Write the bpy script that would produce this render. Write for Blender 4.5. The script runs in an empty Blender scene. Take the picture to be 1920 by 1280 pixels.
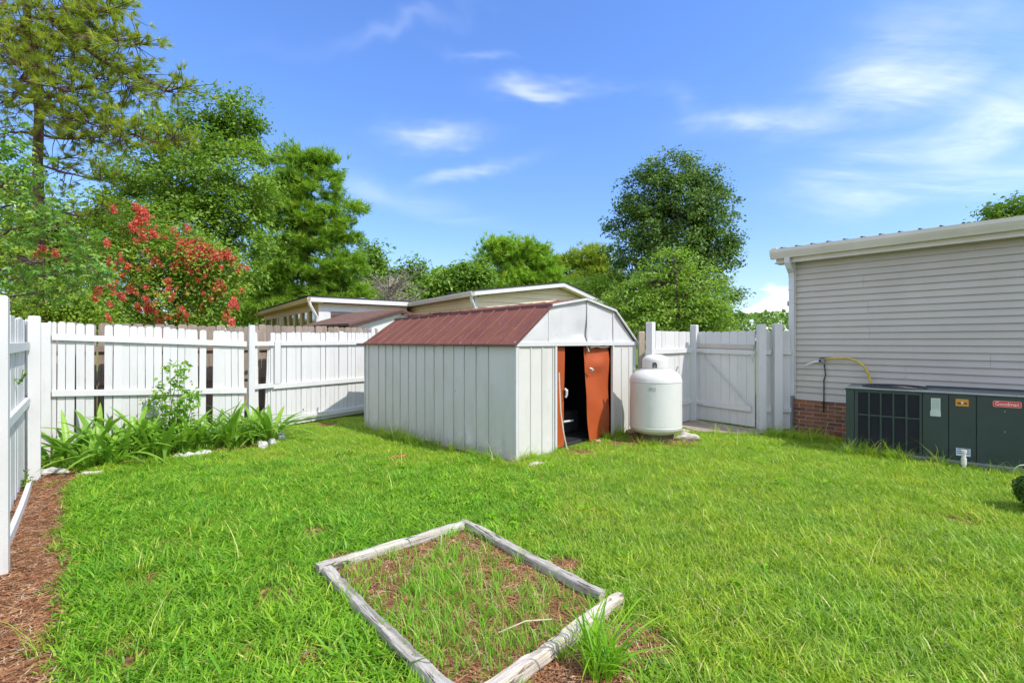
import bpy, bmesh, math, random
import numpy as np
from mathutils import Vector, Matrix, Euler

# ------------------------------------------------------------------ camera, sky, sun, exposure
R = math.radians
scene = bpy.context.scene
F = 909.0                 # focal length in photo pixels (1920 wide)
H = 1.53                  # eye height
cam_d = bpy.data.cameras.new('camera')
cam_d.sensor_width = 36.0
cam_d.lens = 36.0 * F / 1920.0
cam_d.clip_start = 0.05
cam_d.clip_end = 2000.0
cam = bpy.data.objects.new('camera', cam_d)
scene.collection.objects.link(cam)
cam.location = (0, 0, H)
cam.rotation_euler = (R(90), 0, 0)
scene.camera = cam

SUN_EL = 49.0
SUN_V = Vector((0.866 * math.cos(R(SUN_EL)), -0.5 * math.cos(R(SUN_EL)), math.sin(R(SUN_EL)))).normalized()

world = bpy.data.worlds.new('World')
scene.world = world
world.use_nodes = True
wn, wl = world.node_tree.nodes, world.node_tree.links
wn.clear()
w_out = wn.new('ShaderNodeOutputWorld')
w_bg = wn.new('ShaderNodeBackground')
w_bg.inputs['Strength'].default_value = 0.15
sky = wn.new('ShaderNodeTexSky')
sky.sky_type = 'NISHITA'
sky.sun_disc = False
sky.sun_elevation = R(SUN_EL)
sky.sun_rotation = math.atan2(SUN_V.x, SUN_V.y)
sky.air_density = 1.0
sky.dust_density = 0.6
sky.ozone_density = 2.0
wtint = wn.new('ShaderNodeMix'); wtint.data_type = 'RGBA'; wtint.blend_type = 'MULTIPLY'
wtint.inputs['Factor'].default_value = 1.0
wl.new(sky.outputs['Color'], wtint.inputs['A'])
# thin cirrus: noise on the sky dome projected to a flat layer high above
wtc = wn.new('ShaderNodeTexCoord')
wsep = wn.new('ShaderNodeSeparateXYZ'); wl.new(wtc.outputs['Generated'], wsep.inputs[0])


def wmath(op, a, b=None, c=None, clamp=False):
    n = wn.new('ShaderNodeMath'); n.operation = op; n.use_clamp = clamp
    for i, v in enumerate((a, b, c)):
        if v is None:
            continue
        if isinstance(v, (int, float)):
            n.inputs[i].default_value = v
        else:
            wl.new(v, n.inputs[i])
    return n.outputs[0]


zc = wmath('ADD', wmath('MAXIMUM', wsep.outputs[2], 0.0), 0.18)
cx = wmath('DIVIDE', wsep.outputs[0], zc)
cy = wmath('DIVIDE', wsep.outputs[1], zc)
wcomb = wn.new('ShaderNodeCombineXYZ')
wl.new(cx, wcomb.inputs[0]); wl.new(cy, wcomb.inputs[1])


def wnoise(scale, sx, sy, rot, detail, rough, dist, loc=(0, 0, 0)):
    m = wn.new('ShaderNodeMapping')
    m.inputs['Scale'].default_value = (sx, sy, 1)
    m.inputs['Rotation'].default_value = (0, 0, R(rot))
    m.inputs['Location'].default_value = loc
    wl.new(wcomb.outputs[0], m.inputs['Vector'])
    n = wn.new('ShaderNodeTexNoise')
    n.inputs['Scale'].default_value = scale
    n.inputs['Detail'].default_value = detail
    n.inputs['Roughness'].default_value = rough
    n.inputs['Distortion'].default_value = dist
    wl.new(m.outputs[0], n.inputs['Vector'])
    return n.outputs['Fac']


def wramp(v, a, b):
    n = wn.new('ShaderNodeMapRange'); n.interpolation_type = 'SMOOTHSTEP'
    wl.new(v, n.inputs['Value'])
    n.inputs['From Min'].default_value = a
    n.inputs['From Max'].default_value = b
    return n.outputs['Result']


welev = wn.new('ShaderNodeMix'); welev.data_type = 'RGBA'
wl.new(wramp(wsep.outputs[2], 0.0, 0.55), welev.inputs['Factor'])
welev.inputs['A'].default_value = (0.52, 0.60, 0.74, 1)
welev.inputs['B'].default_value = (0.53, 0.71, 1.03, 1)
wl.new(welev.outputs['Result'], wtint.inputs['B'])


def sky_xy(px, py):
    d = Vector(((px - 960) / F, 1.0, (640 - py) / F)).normalized()
    z = max(d.z, 0) + 0.18
    return d.x / z, d.y / z


def wisp(px, py, w, h, ang, amp):
    """one elongated cloud patch in the high layer, seen around (px, py)"""
    c = sky_xy(px, py)
    ca, sa = math.cos(R(ang)), math.sin(R(ang))
    p1 = sky_xy(px + w * ca, py - w * sa); p2 = sky_xy(px + h * sa, py + h * ca)
    A = Matrix(((p1[0] - c[0], p2[0] - c[0]), (p1[1] - c[1], p2[1] - c[1]))).inverted()
    dx = wmath('SUBTRACT', wx, c[0]); dy = wmath('SUBTRACT', wy, c[1])
    u = wmath('ADD', wmath('MULTIPLY', dx, A[0][0]), wmath('MULTIPLY', dy, A[0][1]))
    v = wmath('ADD', wmath('MULTIPLY', dx, A[1][0]), wmath('MULTIPLY', dy, A[1][1]))
    q = wmath('ADD', wmath('MULTIPLY', u, u), wmath('MULTIPLY', v, v))
    return wmath('MULTIPLY', wmath('POWER', 2.718, wmath('MULTIPLY', q, -1.0)), amp)


warp = wnoise(1.6, 1.0, 1.0, 10, 4, 0.6, 0.4, (5.1, 2.2, 0))
warp2 = wnoise(1.6, 1.0, 1.0, 70, 4, 0.6, 0.4, (9.1, 7.2, 0))
wx = wmath('ADD', cx, wmath('MULTIPLY', wmath('SUBTRACT', warp, 0.5), 0.55))
wy = wmath('ADD', cy, wmath('MULTIPLY', wmath('SUBTRACT', warp2, 0.5), 0.55))
wisps = None
for args in ((1030, 150, 75, 15, 0, .62), (812, 245, 85, 22, 6, .55), (895, 308, 70, 14, 12, .42), (915, 88, 80, 12, 0, .20), (1340, 222, 80, 26, -18, .55), (1450, 215, 160, 30, 6, .50),
             (1620, 170, 210, 50, 22, .46), (1760, 90, 190, 75, 35, .40), (1690, 285, 280, 42, 16, .52), (1860, 240, 190, 60, 25, .46), (1760, 352, 250, 28, 8, .52), (760, 370, 150, 26, -14, .22),
             (700, 40, 160, 20, 10, .14), (2250, 200, 350, 140, 20, .35), (2300, 380, 300, 60, 10, .3)):
    g = wisp(*args)
    wisps = g if wisps is None else wmath('ADD', wisps, g)
streak = wramp(wnoise(1.7, 0.6, 2.2, 28, 7, 0.62, 0.8, (1.7, 4.2, 0)), 0.25, 0.80)
wisps = wmath('MULTIPLY', wisps, wmath('ADD', wmath('MULTIPLY', streak, 0.72), 0.06))
# thin deck of unseen cloud, added overhead and behind the camera for fill light
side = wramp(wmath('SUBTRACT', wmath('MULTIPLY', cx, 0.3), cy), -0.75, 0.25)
fill_deck = wmath('MULTIPLY', side, wramp(wnoise(0.8, 0.8, 1.9, 32, 5, 0.55, 0.7, (0.4, 2.0, 0)), 0.26, 0.60))
low = wmath('MULTIPLY', wramp(wsep.outputs[2], 0.24, 0.0), 0.10)
# a small heaped cloud low over the woods
cum = wmath('MULTIPLY', wramp(wmath('ADD', wisp(1462, 592, 62, 40, 0, 1.0), wmath('MULTIPLY', wmath('SUBTRACT', wnoise(3.2, 1, 1, 0, 5, .6, .2, (2, 2, 0)), .5), .5)), 0.34, 0.60), 0.62)
cfac = wmath('ADD', wmath('ADD', wisps, wmath('MULTIPLY', fill_deck, 0.72)), wmath('ADD', low, cum))
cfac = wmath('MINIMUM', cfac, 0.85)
wmix = wn.new('ShaderNodeMix'); wmix.data_type = 'RGBA'
wl.new(cfac, wmix.inputs['Factor'])
wl.new(wtint.outputs['Result'], wmix.inputs['A'])
wmix.inputs['B'].default_value = (5.6, 5.6, 5.7, 1)
wl.new(wmix.outputs['Result'], w_bg.inputs['Color'])
wl.new(w_bg.outputs[0], w_out.inputs['Surface'])

sun_d = bpy.data.lights.new('sun', 'SUN')
sun_d.energy = 2.35
sun_d.angle = R(0.53)
sun_d.color = (1.0, 0.955, 0.88)
sun = bpy.data.objects.new('sun', sun_d)
scene.collection.objects.link(sun)
sun.location = SUN_V * 60
sun.rotation_euler = SUN_V.to_track_quat('Z', 'Y').to_euler()

vs = scene.view_settings
vs.view_transform = 'Standard'
vs.look = 'None'
vs.exposure = 1.02
vs.gamma = 1.0
vs.use_curve_mapping = False
try:
    scene.cycles.max_bounces = 6
    scene.cycles.transparent_max_bounces = 8
    scene.cycles.use_adaptive_sampling = True
    scene.cycles.adaptive_threshold = 0.015
    scene.cycles.use_denoising = True
    scene.render.use_persistent_data = False
except Exception:
    pass

rng = np.random.default_rng(7)
random.seed(7)
COL = scene.collection


# ------------------------------------------------------------------ helpers
def at(px, py, Y):
    """world point seen at photo pixel (px,py) at depth Y"""
    return Vector(((px - 960.0) / F * Y, Y, H - (py - 640.0) / F * Y))


def line_t(px, P, d):
    k = (px - 960.0) / F
    return (k * P[1] - P[0]) / (d[0] - k * d[1])


def zat(py, Y):
    return H - (py - 640.0) / F * Y


class MB:
    def __init__(s):
        s.v = []; s.f = []

    def add(s, verts, faces):
        o = len(s.v)
        s.v += [tuple(p) for p in verts]
        s.f += [tuple(i + o for i in f) for f in faces]
        return s

    def box(s, x0, x1, y0, y1, z0, z1, M=None):
        vv = [(x0, y0, z0), (x1, y0, z0), (x1, y1, z0), (x0, y1, z0),
              (x0, y0, z1), (x1, y0, z1), (x1, y1, z1), (x0, y1, z1)]
        if M is not None:
            vv = [M @ Vector(p) for p in vv]
        return s.add(vv, [(0, 3, 2, 1), (4, 5, 6, 7), (0, 1, 5, 4), (1, 2, 6, 5), (2, 3, 7, 6), (3, 0, 4, 7)])

    def bar(s, x0, z0, x1, z1, y0, y1, h):
        """sloping bar along x, height h centred on z"""
        vv = []
        for x, z in ((x0, z0), (x1, z1)):
            vv += [(x, y0, z - h / 2), (x, y1, z - h / 2), (x, y1, z + h / 2), (x, y0, z + h / 2)]
        return s.add(vv, [(0, 1, 2, 3), (7, 6, 5, 4), (0, 4, 5, 1), (1, 5, 6, 2), (2, 6, 7, 3), (3, 7, 4, 0)])

    def prism(s, poly, y0, y1, axis='y'):
        n = len(poly)
        if axis == 'y':
            vv = [(a, y0, b) for a, b in poly] + [(a, y1, b) for a, b in poly]
        elif axis == 'x':
            vv = [(y0, a, b) for a, b in poly] + [(y1, a, b) for a, b in poly]
        else:
            vv = [(a, b, y0) for a, b in poly] + [(a, b, y1) for a, b in poly]
        ff = [tuple(range(n)), tuple(range(2 * n - 1, n - 1, -1))]
        for i in range(n):
            j = (i + 1) % n
            ff.append((i, i + n, j + n, j))
        return s.add(vv, ff)

    def tube(s, pts, rad, n=8, cap=True):
        pts = [Vector(p) for p in pts]
        if not hasattr(rad, '__len__'):
            rad = [rad] * len(pts)
        vv = []; ff = []
        for i, p in enumerate(pts):
            a = pts[max(i - 1, 0)]; b = pts[min(i + 1, len(pts) - 1)]
            t = (b - a)
            if t.length < 1e-9:
                t = Vector((0, 0, 1))
            t.normalize()
            up = Vector((0, 0, 1)) if abs(t.z) < 0.9 else Vector((1, 0, 0))
            e1 = t.cross(up).normalized(); e2 = t.cross(e1)
            for k in range(n):
                w = 2 * math.pi * k / n
                vv.append(p + (e1 * math.cos(w) + e2 * math.sin(w)) * rad[i])
        for i in range(len(pts) - 1):
            for k in range(n):
                a = i * n + k; b = i * n + (k + 1) % n
                ff.append((a, b, b + n, a + n))
        if cap:
            ff.append(tuple(range(n - 1, -1, -1)))
            ff.append(tuple(range((len(pts) - 1) * n, len(pts) * n)))
        return s.add(vv, ff)

    def lathe(s, prof, n=40):
        vv = []; ff = []
        for r, z in prof:
            for k in range(n):
                w = 2 * math.pi * k / n
                vv.append((r * math.cos(w), r * math.sin(w), z))
        for i in range(len(prof) - 1):
            for k in range(n):
                a = i * n + k; b = i * n + (k + 1) % n
                ff.append((a, b, b + n, a + n))
        return s.add(vv, ff)

    def grid(s, nx, nz, fn):
        """fn(i/nx, j/nz) -> point"""
        vv = [fn(i / nx, j / nz) for j in range(nz + 1) for i in range(nx + 1)]
        ff = []
        for j in range(nz):
            for i in range(nx):
                a = j * (nx + 1) + i
                ff.append((a, a + 1, a + nx + 2, a + nx + 1))
        return s.add(vv, ff)

    def mesh(s, name, m, smooth=False, bevel=0.0):
        me = bpy.data.meshes.new(name)
        me.from_pydata(s.v, [], s.f)
        if bevel > 0:
            bm = bmesh.new(); bm.from_mesh(me)
            bmesh.ops.bevel(bm, geom=list(bm.edges), offset=bevel, segments=1, affect='EDGES')
            bm.to_mesh(me); bm.free()
        if smooth:
            me.polygons.foreach_set('use_smooth', [True] * len(me.polygons))
        me.update()
        if m is not None:
            me.materials.append(m)
        return me

    def build(s, name, m, parent=None, smooth=False, bevel=0.0):
        return place(name, s.mesh(name, m, smooth, bevel), parent)


def place(name, me, parent=None, loc=(0, 0, 0), rot=(0, 0, 0), scl=(1, 1, 1)):
    o = bpy.data.objects.new(name, me)
    COL.objects.link(o)
    o.location = loc; o.rotation_euler = rot; o.scale = scl
    if parent is not None:
        o.parent = parent
    return o


def empty(name, loc, rz=0.0):
    o = bpy.data.objects.new(name, None)
    o.empty_display_size = 0.2
    COL.objects.link(o)
    o.location = loc
    o.rotation_euler = (0, 0, rz)
    return o


def tag(o, label=None, cat=None, group=None, kind=None):
    if label: o['label'] = label
    if cat: o['category'] = cat
    if group: o['group'] = group
    if kind: o['kind'] = kind
    return o


def smooth_by_angle(me, deg=40):
    me.polygons.foreach_set('use_smooth', [True] * len(me.polygons))
    try:
        me.set_sharp_from_angle(angle=R(deg))
    except Exception:
        pass


# value noise in numpy
_perm = np.random.default_rng(3).random((256, 256))


def vnoise(x, y, s=1.0):
    x = np.asarray(x, float) * s; y = np.asarray(y, float) * s
    xi = np.floor(x).astype(int); yi = np.floor(y).astype(int)
    xf = x - xi; yf = y - yi
    u = xf * xf * (3 - 2 * xf); v = yf * yf * (3 - 2 * yf)
    g = lambda a, b: _perm[a & 255, b & 255]
    return (g(xi, yi) * (1 - u) + g(xi + 1, yi) * u) * (1 - v) + (g(xi, yi + 1) * (1 - u) + g(xi + 1, yi + 1) * u) * v


def fnoise(x, y, s=1.0):
    return 0.55 * vnoise(x, y, s) + 0.3 * vnoise(np.asarray(x) + 17.3, np.asarray(y) - 5.1, s * 2.1) + 0.15 * vnoise(x, y, s * 4.7)


def sstep(a, b, x):
    t = np.clip((x - a) / (b - a), 0, 1)
    return t * t * (3 - 2 * t)


# ------------------------------------------------------------------ materials
class NT:
    def __init__(s, name):
        s.m = bpy.data.materials.new(name)
        s.m.use_nodes = True
        s.n = s.m.node_tree.nodes; s.l = s.m.node_tree.links
        s.n.clear()
        s.out = s.n.new('ShaderNodeOutputMaterial')

    def node(s, t, **kw):
        n = s.n.new(t)
        for k, v in kw.items():
            setattr(n, k, v)
        return n

    def set(s, n, key, v):
        if isinstance(v, bpy.types.NodeSocket):
            s.l.new(v, n.inputs[key])
        else:
            if isinstance(v, tuple) and len(v) == 3 and n.inputs[key].type == 'RGBA':
                v = (*v, 1)
            n.inputs[key].default_value = v

    def coord(s, kind='Object', scale=(1, 1, 1), rand=False):
        tc = s.node('ShaderNodeTexCoord')
        mp = s.node('ShaderNodeMapping')
        mp.inputs['Scale'].default_value = scale
        s.l.new(tc.outputs[kind], mp.inputs['Vector'])
        if rand:
            oi = s.node('ShaderNodeObjectInfo')
            ml = s.node('ShaderNodeMath', operation='MULTIPLY'); ml.inputs[1].default_value = 37.0
            s.l.new(oi.outputs['Random'], ml.inputs[0])
            cb = s.node('ShaderNodeCombineXYZ')
            for i in range(3):
                s.l.new(ml.outputs[0], cb.inputs[i])
            s.l.new(cb.outputs[0], mp.inputs['Location'])
        return mp.outputs[0]

    def noise(s, vec, scale, detail=4, rough=0.55, dist=0.0):
        n = s.node('ShaderNodeTexNoise')
        s.l.new(vec, n.inputs['Vector'])
        n.inputs['Scale'].default_value = scale
        n.inputs['Detail'].default_value = detail
        n.inputs['Roughness'].default_value = rough
        n.inputs['Distortion'].default_value = dist
        return n.outputs['Fac']

    def rng(s, v, a, b, c=0.0, d=1.0):
        n = s.node('ShaderNodeMapRange')
        s.l.new(v, n.inputs['Value'])
        for k, x in zip(('From Min', 'From Max', 'To Min', 'To Max'), (a, b, c, d)):
            n.inputs[k].default_value = x
        return n.outputs['Result']

    def mix(s, fac, a, b, mode='MIX'):
        n = s.node('ShaderNodeMix', data_type='RGBA', blend_type=mode)
        s.set(n, 'Factor', fac); s.set(n, 'A', a); s.set(n, 'B', b)
        return n.outputs['Result']

    def math(s, op, a, b):
        n = s.node('ShaderNodeMath', operation=op)
        s.set(n, 0, a); s.set(n, 1, b)
        return n.outputs[0]

    def rand(s):
        return s.node('ShaderNodeObjectInfo').outputs['Random']

    def attr(s, name, typ='GEOMETRY'):
        n = s.node('ShaderNodeAttribute', attribute_name=name, attribute_type=typ)
        return n.outputs['Fac']

    def bump(s, h, strength=0.3, dist=0.01):
        n = s.node('ShaderNodeBump')
        n.inputs['Strength'].default_value = strength
        n.inputs['Distance'].default_value = dist
        s.l.new(h, n.inputs['Height'])
        return n.outputs['Normal']

    def bsdf(s, col, rough=0.6, metal=0.0, spec=0.5, normal=None, coat=0.0):
        n = s.node('ShaderNodeBsdfPrincipled')
        s.set(n, 'Base Color', col); s.set(n, 'Roughness', rough)
        n.inputs['Metallic'].default_value = metal
        n.inputs['Specular IOR Level'].default_value = spec
        n.inputs['Coat Weight'].default_value = coat
        if normal is not None:
            s.l.new(normal, n.inputs['Normal'])
        return n.outputs[0]

    def done(s, shader):
        s.l.new(shader, s.out.inputs['Surface'])
        return s.m


def m_plain(name, col, rough=0.6, metal=0.0, spec=0.5, var=0.12, scale=6.0, bump=0.08, coat=0.0):
    t = NT(name)
    c = t.coord(rand=True)
    n = t.noise(c, scale, 5)
    dark = tuple(x * (1 - var) for x in col); lite = tuple(min(1, x * (1 + var * 0.6)) for x in col)
    colr = t.mix(t.rng(n, 0.3, 0.7), dark, lite)
    nb = t.noise(c, scale * 7, 3)
    return t.done(t.bsdf(colr, t.rng(n, 0.3, 0.7, rough * 0.9, min(1, rough * 1.1)), metal, spec, t.bump(nb, bump, 0.004), coat))


def m_white_wood(name, base=(0.63, 0.625, 0.61), grime=(0.50, 0.49, 0.45), amt=0.3):
    t = NT(name)
    c = t.coord(scale=(1, 1, 0.12), rand=True)
    grain = t.noise(c, 60, 4, 0.6)
    c2 = t.coord(rand=True)
    blot = t.noise(c2, 3.5, 6, 0.65)
    flk = t.noise(c2, 38, 4, 0.6)
    col = t.mix(t.rng(blot, 0.5, 0.85, 0, amt), base, grime)
    col = t.mix(t.rng(flk, 0.68, 0.74, 0, 0.55), col, (0.36, 0.33, 0.29))
    stn = t.noise(c, 16, 5, 0.65)
    col = t.mix(t.rng(stn, 0.56, 0.78, 0, 0.40), col, (0.40, 0.41, 0.35))
    oi = t.rand()
    col = t.mix(1.0, col, t.mix(oi, (0.93, 0.93, 0.93), (1.0, 1.0, 1.0)), 'MULTIPLY')
    return t.done(t.bsdf(col, 0.55, 0, 0.35, t.bump(grain, 0.25, 0.004)))


def m_raw_wood(name, c1, c2, c3):
    t = NT(name)
    c = t.coord(scale=(1, 1, 0.08), rand=True)
    g = t.noise(c, 45, 5, 0.65, 0.4)
    c0 = t.coord(rand=True)
    b = t.noise(c0, 2.5, 5, 0.6)
    col = t.mix(t.rng(g, 0.3, 0.7), c1, c2)
    col = t.mix(t.rng(b, 0.45, 0.75, 0, 0.75), col, c3)
    col = t.mix(1.0, col, t.mix(t.rand(), (0.75, 0.74, 0.72), (1.1, 1.08, 1.05)), 'MULTIPLY')
    return t.done(t.bsdf(col, 0.85, 0, 0.2, t.bump(g, 0.4, 0.006)))


def m_leaf(name, c1, c2, c3=None, trans=0.35, rough=0.5, c3amt=0.12, spec=0.35, drift=None):
    t = NT(name)
    a = t.attr('tint')
    r = t.rand()
    col = t.mix(a, c1, c2)
    if c3 is not None:
        col = t.mix(t.rng(a, 1 - c3amt, 1 - c3amt * 0.6), col, c3)
    col = t.mix(1.0, col, t.mix(r, (0.86, 0.88, 0.85), (1.1, 1.08, 1.1)), 'MULTIPLY')
    if drift is not None:
        pos = t.node('ShaderNodeNewGeometry').outputs['Position']
        dn = t.noise(pos, 1.3, 5, 0.62)
        col = t.mix(t.rng(dn, 0.38, 0.66, 0, 0.75), col, t.mix(1.0, col, drift, 'MULTIPLY'))
        dn2 = t.noise(pos, 5.0, 3, 0.6)
        col = t.mix(t.rng(dn2, 0.35, 0.65, 0.0, 0.45), col, t.mix(1.0, col, (0.62, 0.68, 0.8), 'MULTIPLY'))
    p = t.bsdf(col, rough, 0, spec)
    tr = t.node('ShaderNodeBsdfTranslucent')
    tc = t.mix(1.0, col, (1.25, 1.3, 0.75), 'MULTIPLY')
    t.l.new(tc, tr.inputs['Color'])
    mx = t.node('ShaderNodeMixShader'); mx.inputs[0].default_value = trans
    t.l.new(p, mx.inputs[1]); t.l.new(tr.outputs[0], mx.inputs[2])
    return t.done(mx.outputs[0])


def m_bark(name, c1, c2):
    t = NT(name)
    c = t.coord(scale=(1, 1, 0.25))
    n = t.noise(c, 14, 6, 0.65)
    col = t.mix(t.rng(n, 0.3, 0.7), c1, c2)
    return t.done(t.bsdf(col, 0.9, 0, 0.15, t.bump(n, 0.8, 0.03)))


M = {}
M['white_fence'] = m_white_wood('white_fence_paint')
M['white_trim'] = m_plain('white_trim_paint', (0.63, 0.625, 0.61), 0.45, var=0.06)
M['raw_fence'] = m_raw_wood('weathered_fence_wood', (0.20, 0.155, 0.12), (0.38, 0.31, 0.25), (0.30, 0.27, 0.24))
M['grey_board'] = m_raw_wood('grey_board_wood', (0.45, 0.41, 0.36), (0.6, 0.55, 0.49), (0.5, 0.48, 0.45))
M['pale_wood'] = m_raw_wood('pale_wood', (0.5, 0.40, 0.29), (0.68, 0.57, 0.44), (0.6, 0.52, 0.45))
M['metal_steel'] = m_plain('galvanised_steel', (0.55, 0.55, 0.54), 0.4, 0.8, var=0.25, scale=20)
M['black'] = m_plain('black_plastic', (0.02, 0.02, 0.022), 0.5)


def m_shed_wall(name, base, dirty, amt):
    t = NT(name)
    c = t.coord(rand=True)
    n1 = t.noise(c, 1.8, 6, 0.62)
    cs = t.coord(scale=(1, 1, 0.1), rand=True)
    n2 = t.noise(cs, 9, 4, 0.6)
    col = t.mix(t.rng(n1, 0.4, 0.75, 0, amt), base, dirty)
    col = t.mix(t.rng(n2, 0.55, 0.8, 0, amt * 0.6), col, tuple(x * 0.8 for x in dirty))
    chips = t.noise(c, 30, 3, 0.5)
    col = t.mix(t.rng(chips, 0.735, 0.75), col, (0.25, 0.17, 0.12))
    nb = t.noise(c, 3.2, 3, 0.5)
    return t.done(t.bsdf(col, 0.42, 0, 0.4, t.bump(nb, 0.25, 0.02)))


M['shed_wall'] = m_shed_wall('shed_white_enamel', (0.575, 0.565, 0.535), (0.50, 0.49, 0.43), 0.65)
M['shed_gable'] = m_shed_wall('shed_gable_enamel', (0.565, 0.56, 0.56), (0.48, 0.475, 0.47), 0.5)


def m_shed_roof():
    t = NT('shed_roof_paint')
    c = t.coord(rand=True)
    n = t.noise(c, 2.2, 6, 0.65)
    n2 = t.noise(c, 26, 4, 0.6)
    col = t.mix(t.rng(n, 0.3, 0.72), (0.135, 0.044, 0.030), (0.205, 0.080, 0.062))
    cs = t.coord(scale=(1, 6, 0.7), rand=True)
    st = t.noise(cs, 2.4, 5, 0.65)
    col = t.mix(t.rng(st, 0.45, 0.7, 0, 0.75), col, (0.20, 0.082, 0.040))
    col = t.mix(t.rng(st, 0.25, 0.42, 0.5, 0), col, (0.34, 0.17, 0.15))
    col = t.mix(t.rng(n2, 0.64, 0.72, 0, 0.7), col, (0.42, 0.26, 0.23))
    return t.done(t.bsdf(col, t.rng(n, 0.3, 0.7, 0.5, 0.75), 0, 0.22, t.bump(n, 0.3, 0.02)))


M['shed_roof'] = m_shed_roof()
M['shed_roof_trim'] = m_plain('shed_roof_trim_paint', (0.13, 0.045, 0.038), 0.5, var=0.3)


def m_door():
    t = NT('shed_door_rust_red')
    c = t.coord(rand=True)
    n = t.noise(c, 3.0, 6, 0.65)
    n2 = t.noise(c, 40, 4, 0.7)
    col = t.mix(t.rng(n, 0.3, 0.75), (0.32, 0.058, 0.014), (0.40, 0.082, 0.022))
    col = t.mix(t.rng(n2, 0.70, 0.76, 0, 0.7), col, (0.62, 0.42, 0.36))
    return t.done(t.bsdf(col, t.rng(n, 0.3, 0.7, 0.38, 0.55), 0, 0.35, t.bump(n, 0.25, 0.015)))


M['door'] = m_door()
M['shade_shell'] = m_plain('interior_shade_black', (0.012, 0.012, 0.014), 0.9, var=0.3)
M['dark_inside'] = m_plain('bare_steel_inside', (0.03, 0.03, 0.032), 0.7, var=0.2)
M['tank'] = m_shed_wall('tank_enamel', (0.63, 0.63, 0.60), (0.53, 0.53, 0.47), 0.45)
M['tank_dark'] = m_plain('tank_valve_dark', (0.09, 0.05, 0.045), 0.6)


def m_siding():
    t = NT('vinyl_siding')
    c = t.coord('Object', (0.12, 1, 1))
    g = t.noise(c, 90, 3, 0.6)
    c2 = t.coord('Object', (1, 1, 1))
    b = t.noise(c2, 1.3, 5, 0.6)
    col = t.mix(t.rng(b, 0.35, 0.7), (0.465, 0.435, 0.375), (0.52, 0.487, 0.43))
    col = t.mix(1.0, col, t.mix(t.rand(), (0.96, 0.96, 0.96), (1.0, 1.0, 1.0)), 'MULTIPLY')
    return t.done(t.bsdf(col, 0.5, 0, 0.35, t.bump(g, 0.15, 0.002)))


M['siding'] = m_siding()
M['gutter'] = m_plain('gutter_aluminium_paint', (0.64, 0.61, 0.53), 0.4, var=0.08, scale=3)
M['downspout'] = m_plain('downspout_paint', (0.60, 0.60, 0.60), 0.4, var=0.08, scale=3)
M['metal_roof'] = m_plain('metal_roof_dark', (0.035, 0.04, 0.055), 0.45, var=0.2)


def m_brick():
    t = NT('brick_clay')
    c = t.coord(rand=True)
    n = t.noise(c, 28, 5, 0.65)
    r = t.rand()
    base = t.mix(r, (0.11, 0.055, 0.040), (0.30, 0.115, 0.055))
    col = t.mix(t.rng(n, 0.35, 0.7), base, t.mix(0.5, base, (0.34, 0.17, 0.10)))
    return t.done(t.bsdf(col, 0.85, 0, 0.2, t.bump(n, 0.5, 0.006)))


M['brick'] = m_brick()
M['mortar'] = m_plain('mortar', (0.55, 0.48, 0.42), 0.9, var=0.2, scale=20)
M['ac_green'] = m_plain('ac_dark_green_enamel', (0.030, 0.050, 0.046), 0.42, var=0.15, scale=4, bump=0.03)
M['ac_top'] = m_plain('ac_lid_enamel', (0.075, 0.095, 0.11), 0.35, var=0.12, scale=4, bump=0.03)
M['ac_coil'] = m_plain('ac_coil_dark', (0.012, 0.014, 0.016), 0.55)
M['ac_edge'] = m_plain('ac_highlight_and_screw', (0.45, 0.47, 0.52), 0.3, 0.4)
M['concrete'] = m_plain('concrete', (0.36, 0.35, 0.33), 0.9, var=0.25, scale=9, bump=0.3)
M['pad'] = m_plain('grey_pad', (0.20, 0.215, 0.215), 0.7, var=0.2)
M['sticker_pale'] = m_plain('sticker_pale', (0.52, 0.60, 0.53), 0.5, var=0.1)
M['sticker_orange'] = m_plain('sticker_orange', (0.62, 0.27, 0.03), 0.5, var=0.1)
M['sticker_brown'] = m_plain('sticker_brown', (0.14, 0.05, 0.01), 0.5)
M['badge_red'] = m_plain('badge_red', (0.62, 0.03, 0.03), 0.35, var=0.05)
M['badge_pink'] = m_plain('badge_outline', (0.80, 0.33, 0.30), 0.4, var=0.05)
M['badge_white'] = m_plain('badge_lettering', (0.85, 0.52, 0.48), 0.4, var=0.05)
M['sticker_white'] = m_plain('sticker_white', (0.62, 0.68, 0.76), 0.5, var=0.05)
M['sticker_blue'] = m_plain('sticker_blue', (0.07, 0.10, 0.17), 0.5, var=0.05)
M['pvc'] = m_plain('pvc_white', (0.72, 0.70, 0.62), 0.4, var=0.08)
M['fitting'] = m_plain('grey_fitting', (0.22, 0.24, 0.27), 0.5)
M['hose_yellow'] = m_plain('yellow_hose', (0.58, 0.43, 0.07), 0.45, var=0.15)
M['stone_white'] = m_plain('painted_stone', (0.56, 0.54, 0.49), 0.85, var=0.4, scale=14, bump=0.5)
M['stone_tan'] = m_plain('tan_stone', (0.46, 0.42, 0.36), 0.9, var=0.3, scale=14, bump=0.5)
M['rubble'] = m_plain('red_rubble', (0.42, 0.24, 0.17), 0.9, var=0.3, scale=14, bump=0.5)
M['yellow_siding'] = m_plain('yellow_siding', (0.66, 0.55, 0.30), 0.55, var=0.06, scale=2)
M['cream_siding'] = m_plain('cream_gable_siding', (0.72, 0.62, 0.44), 0.55, var=0.06, scale=2)
M['tan_trim'] = m_plain('tan_trim', (0.66, 0.47, 0.23), 0.55, var=0.1, scale=4)
M['roof_black'] = m_plain('black_roof_edge', (0.03, 0.028, 0.03), 0.8, var=0.2)
M['shingle'] = m_plain('brown_shingle', (0.19, 0.105, 0.075), 0.95, var=0.35, scale=24, bump=0.5)
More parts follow.
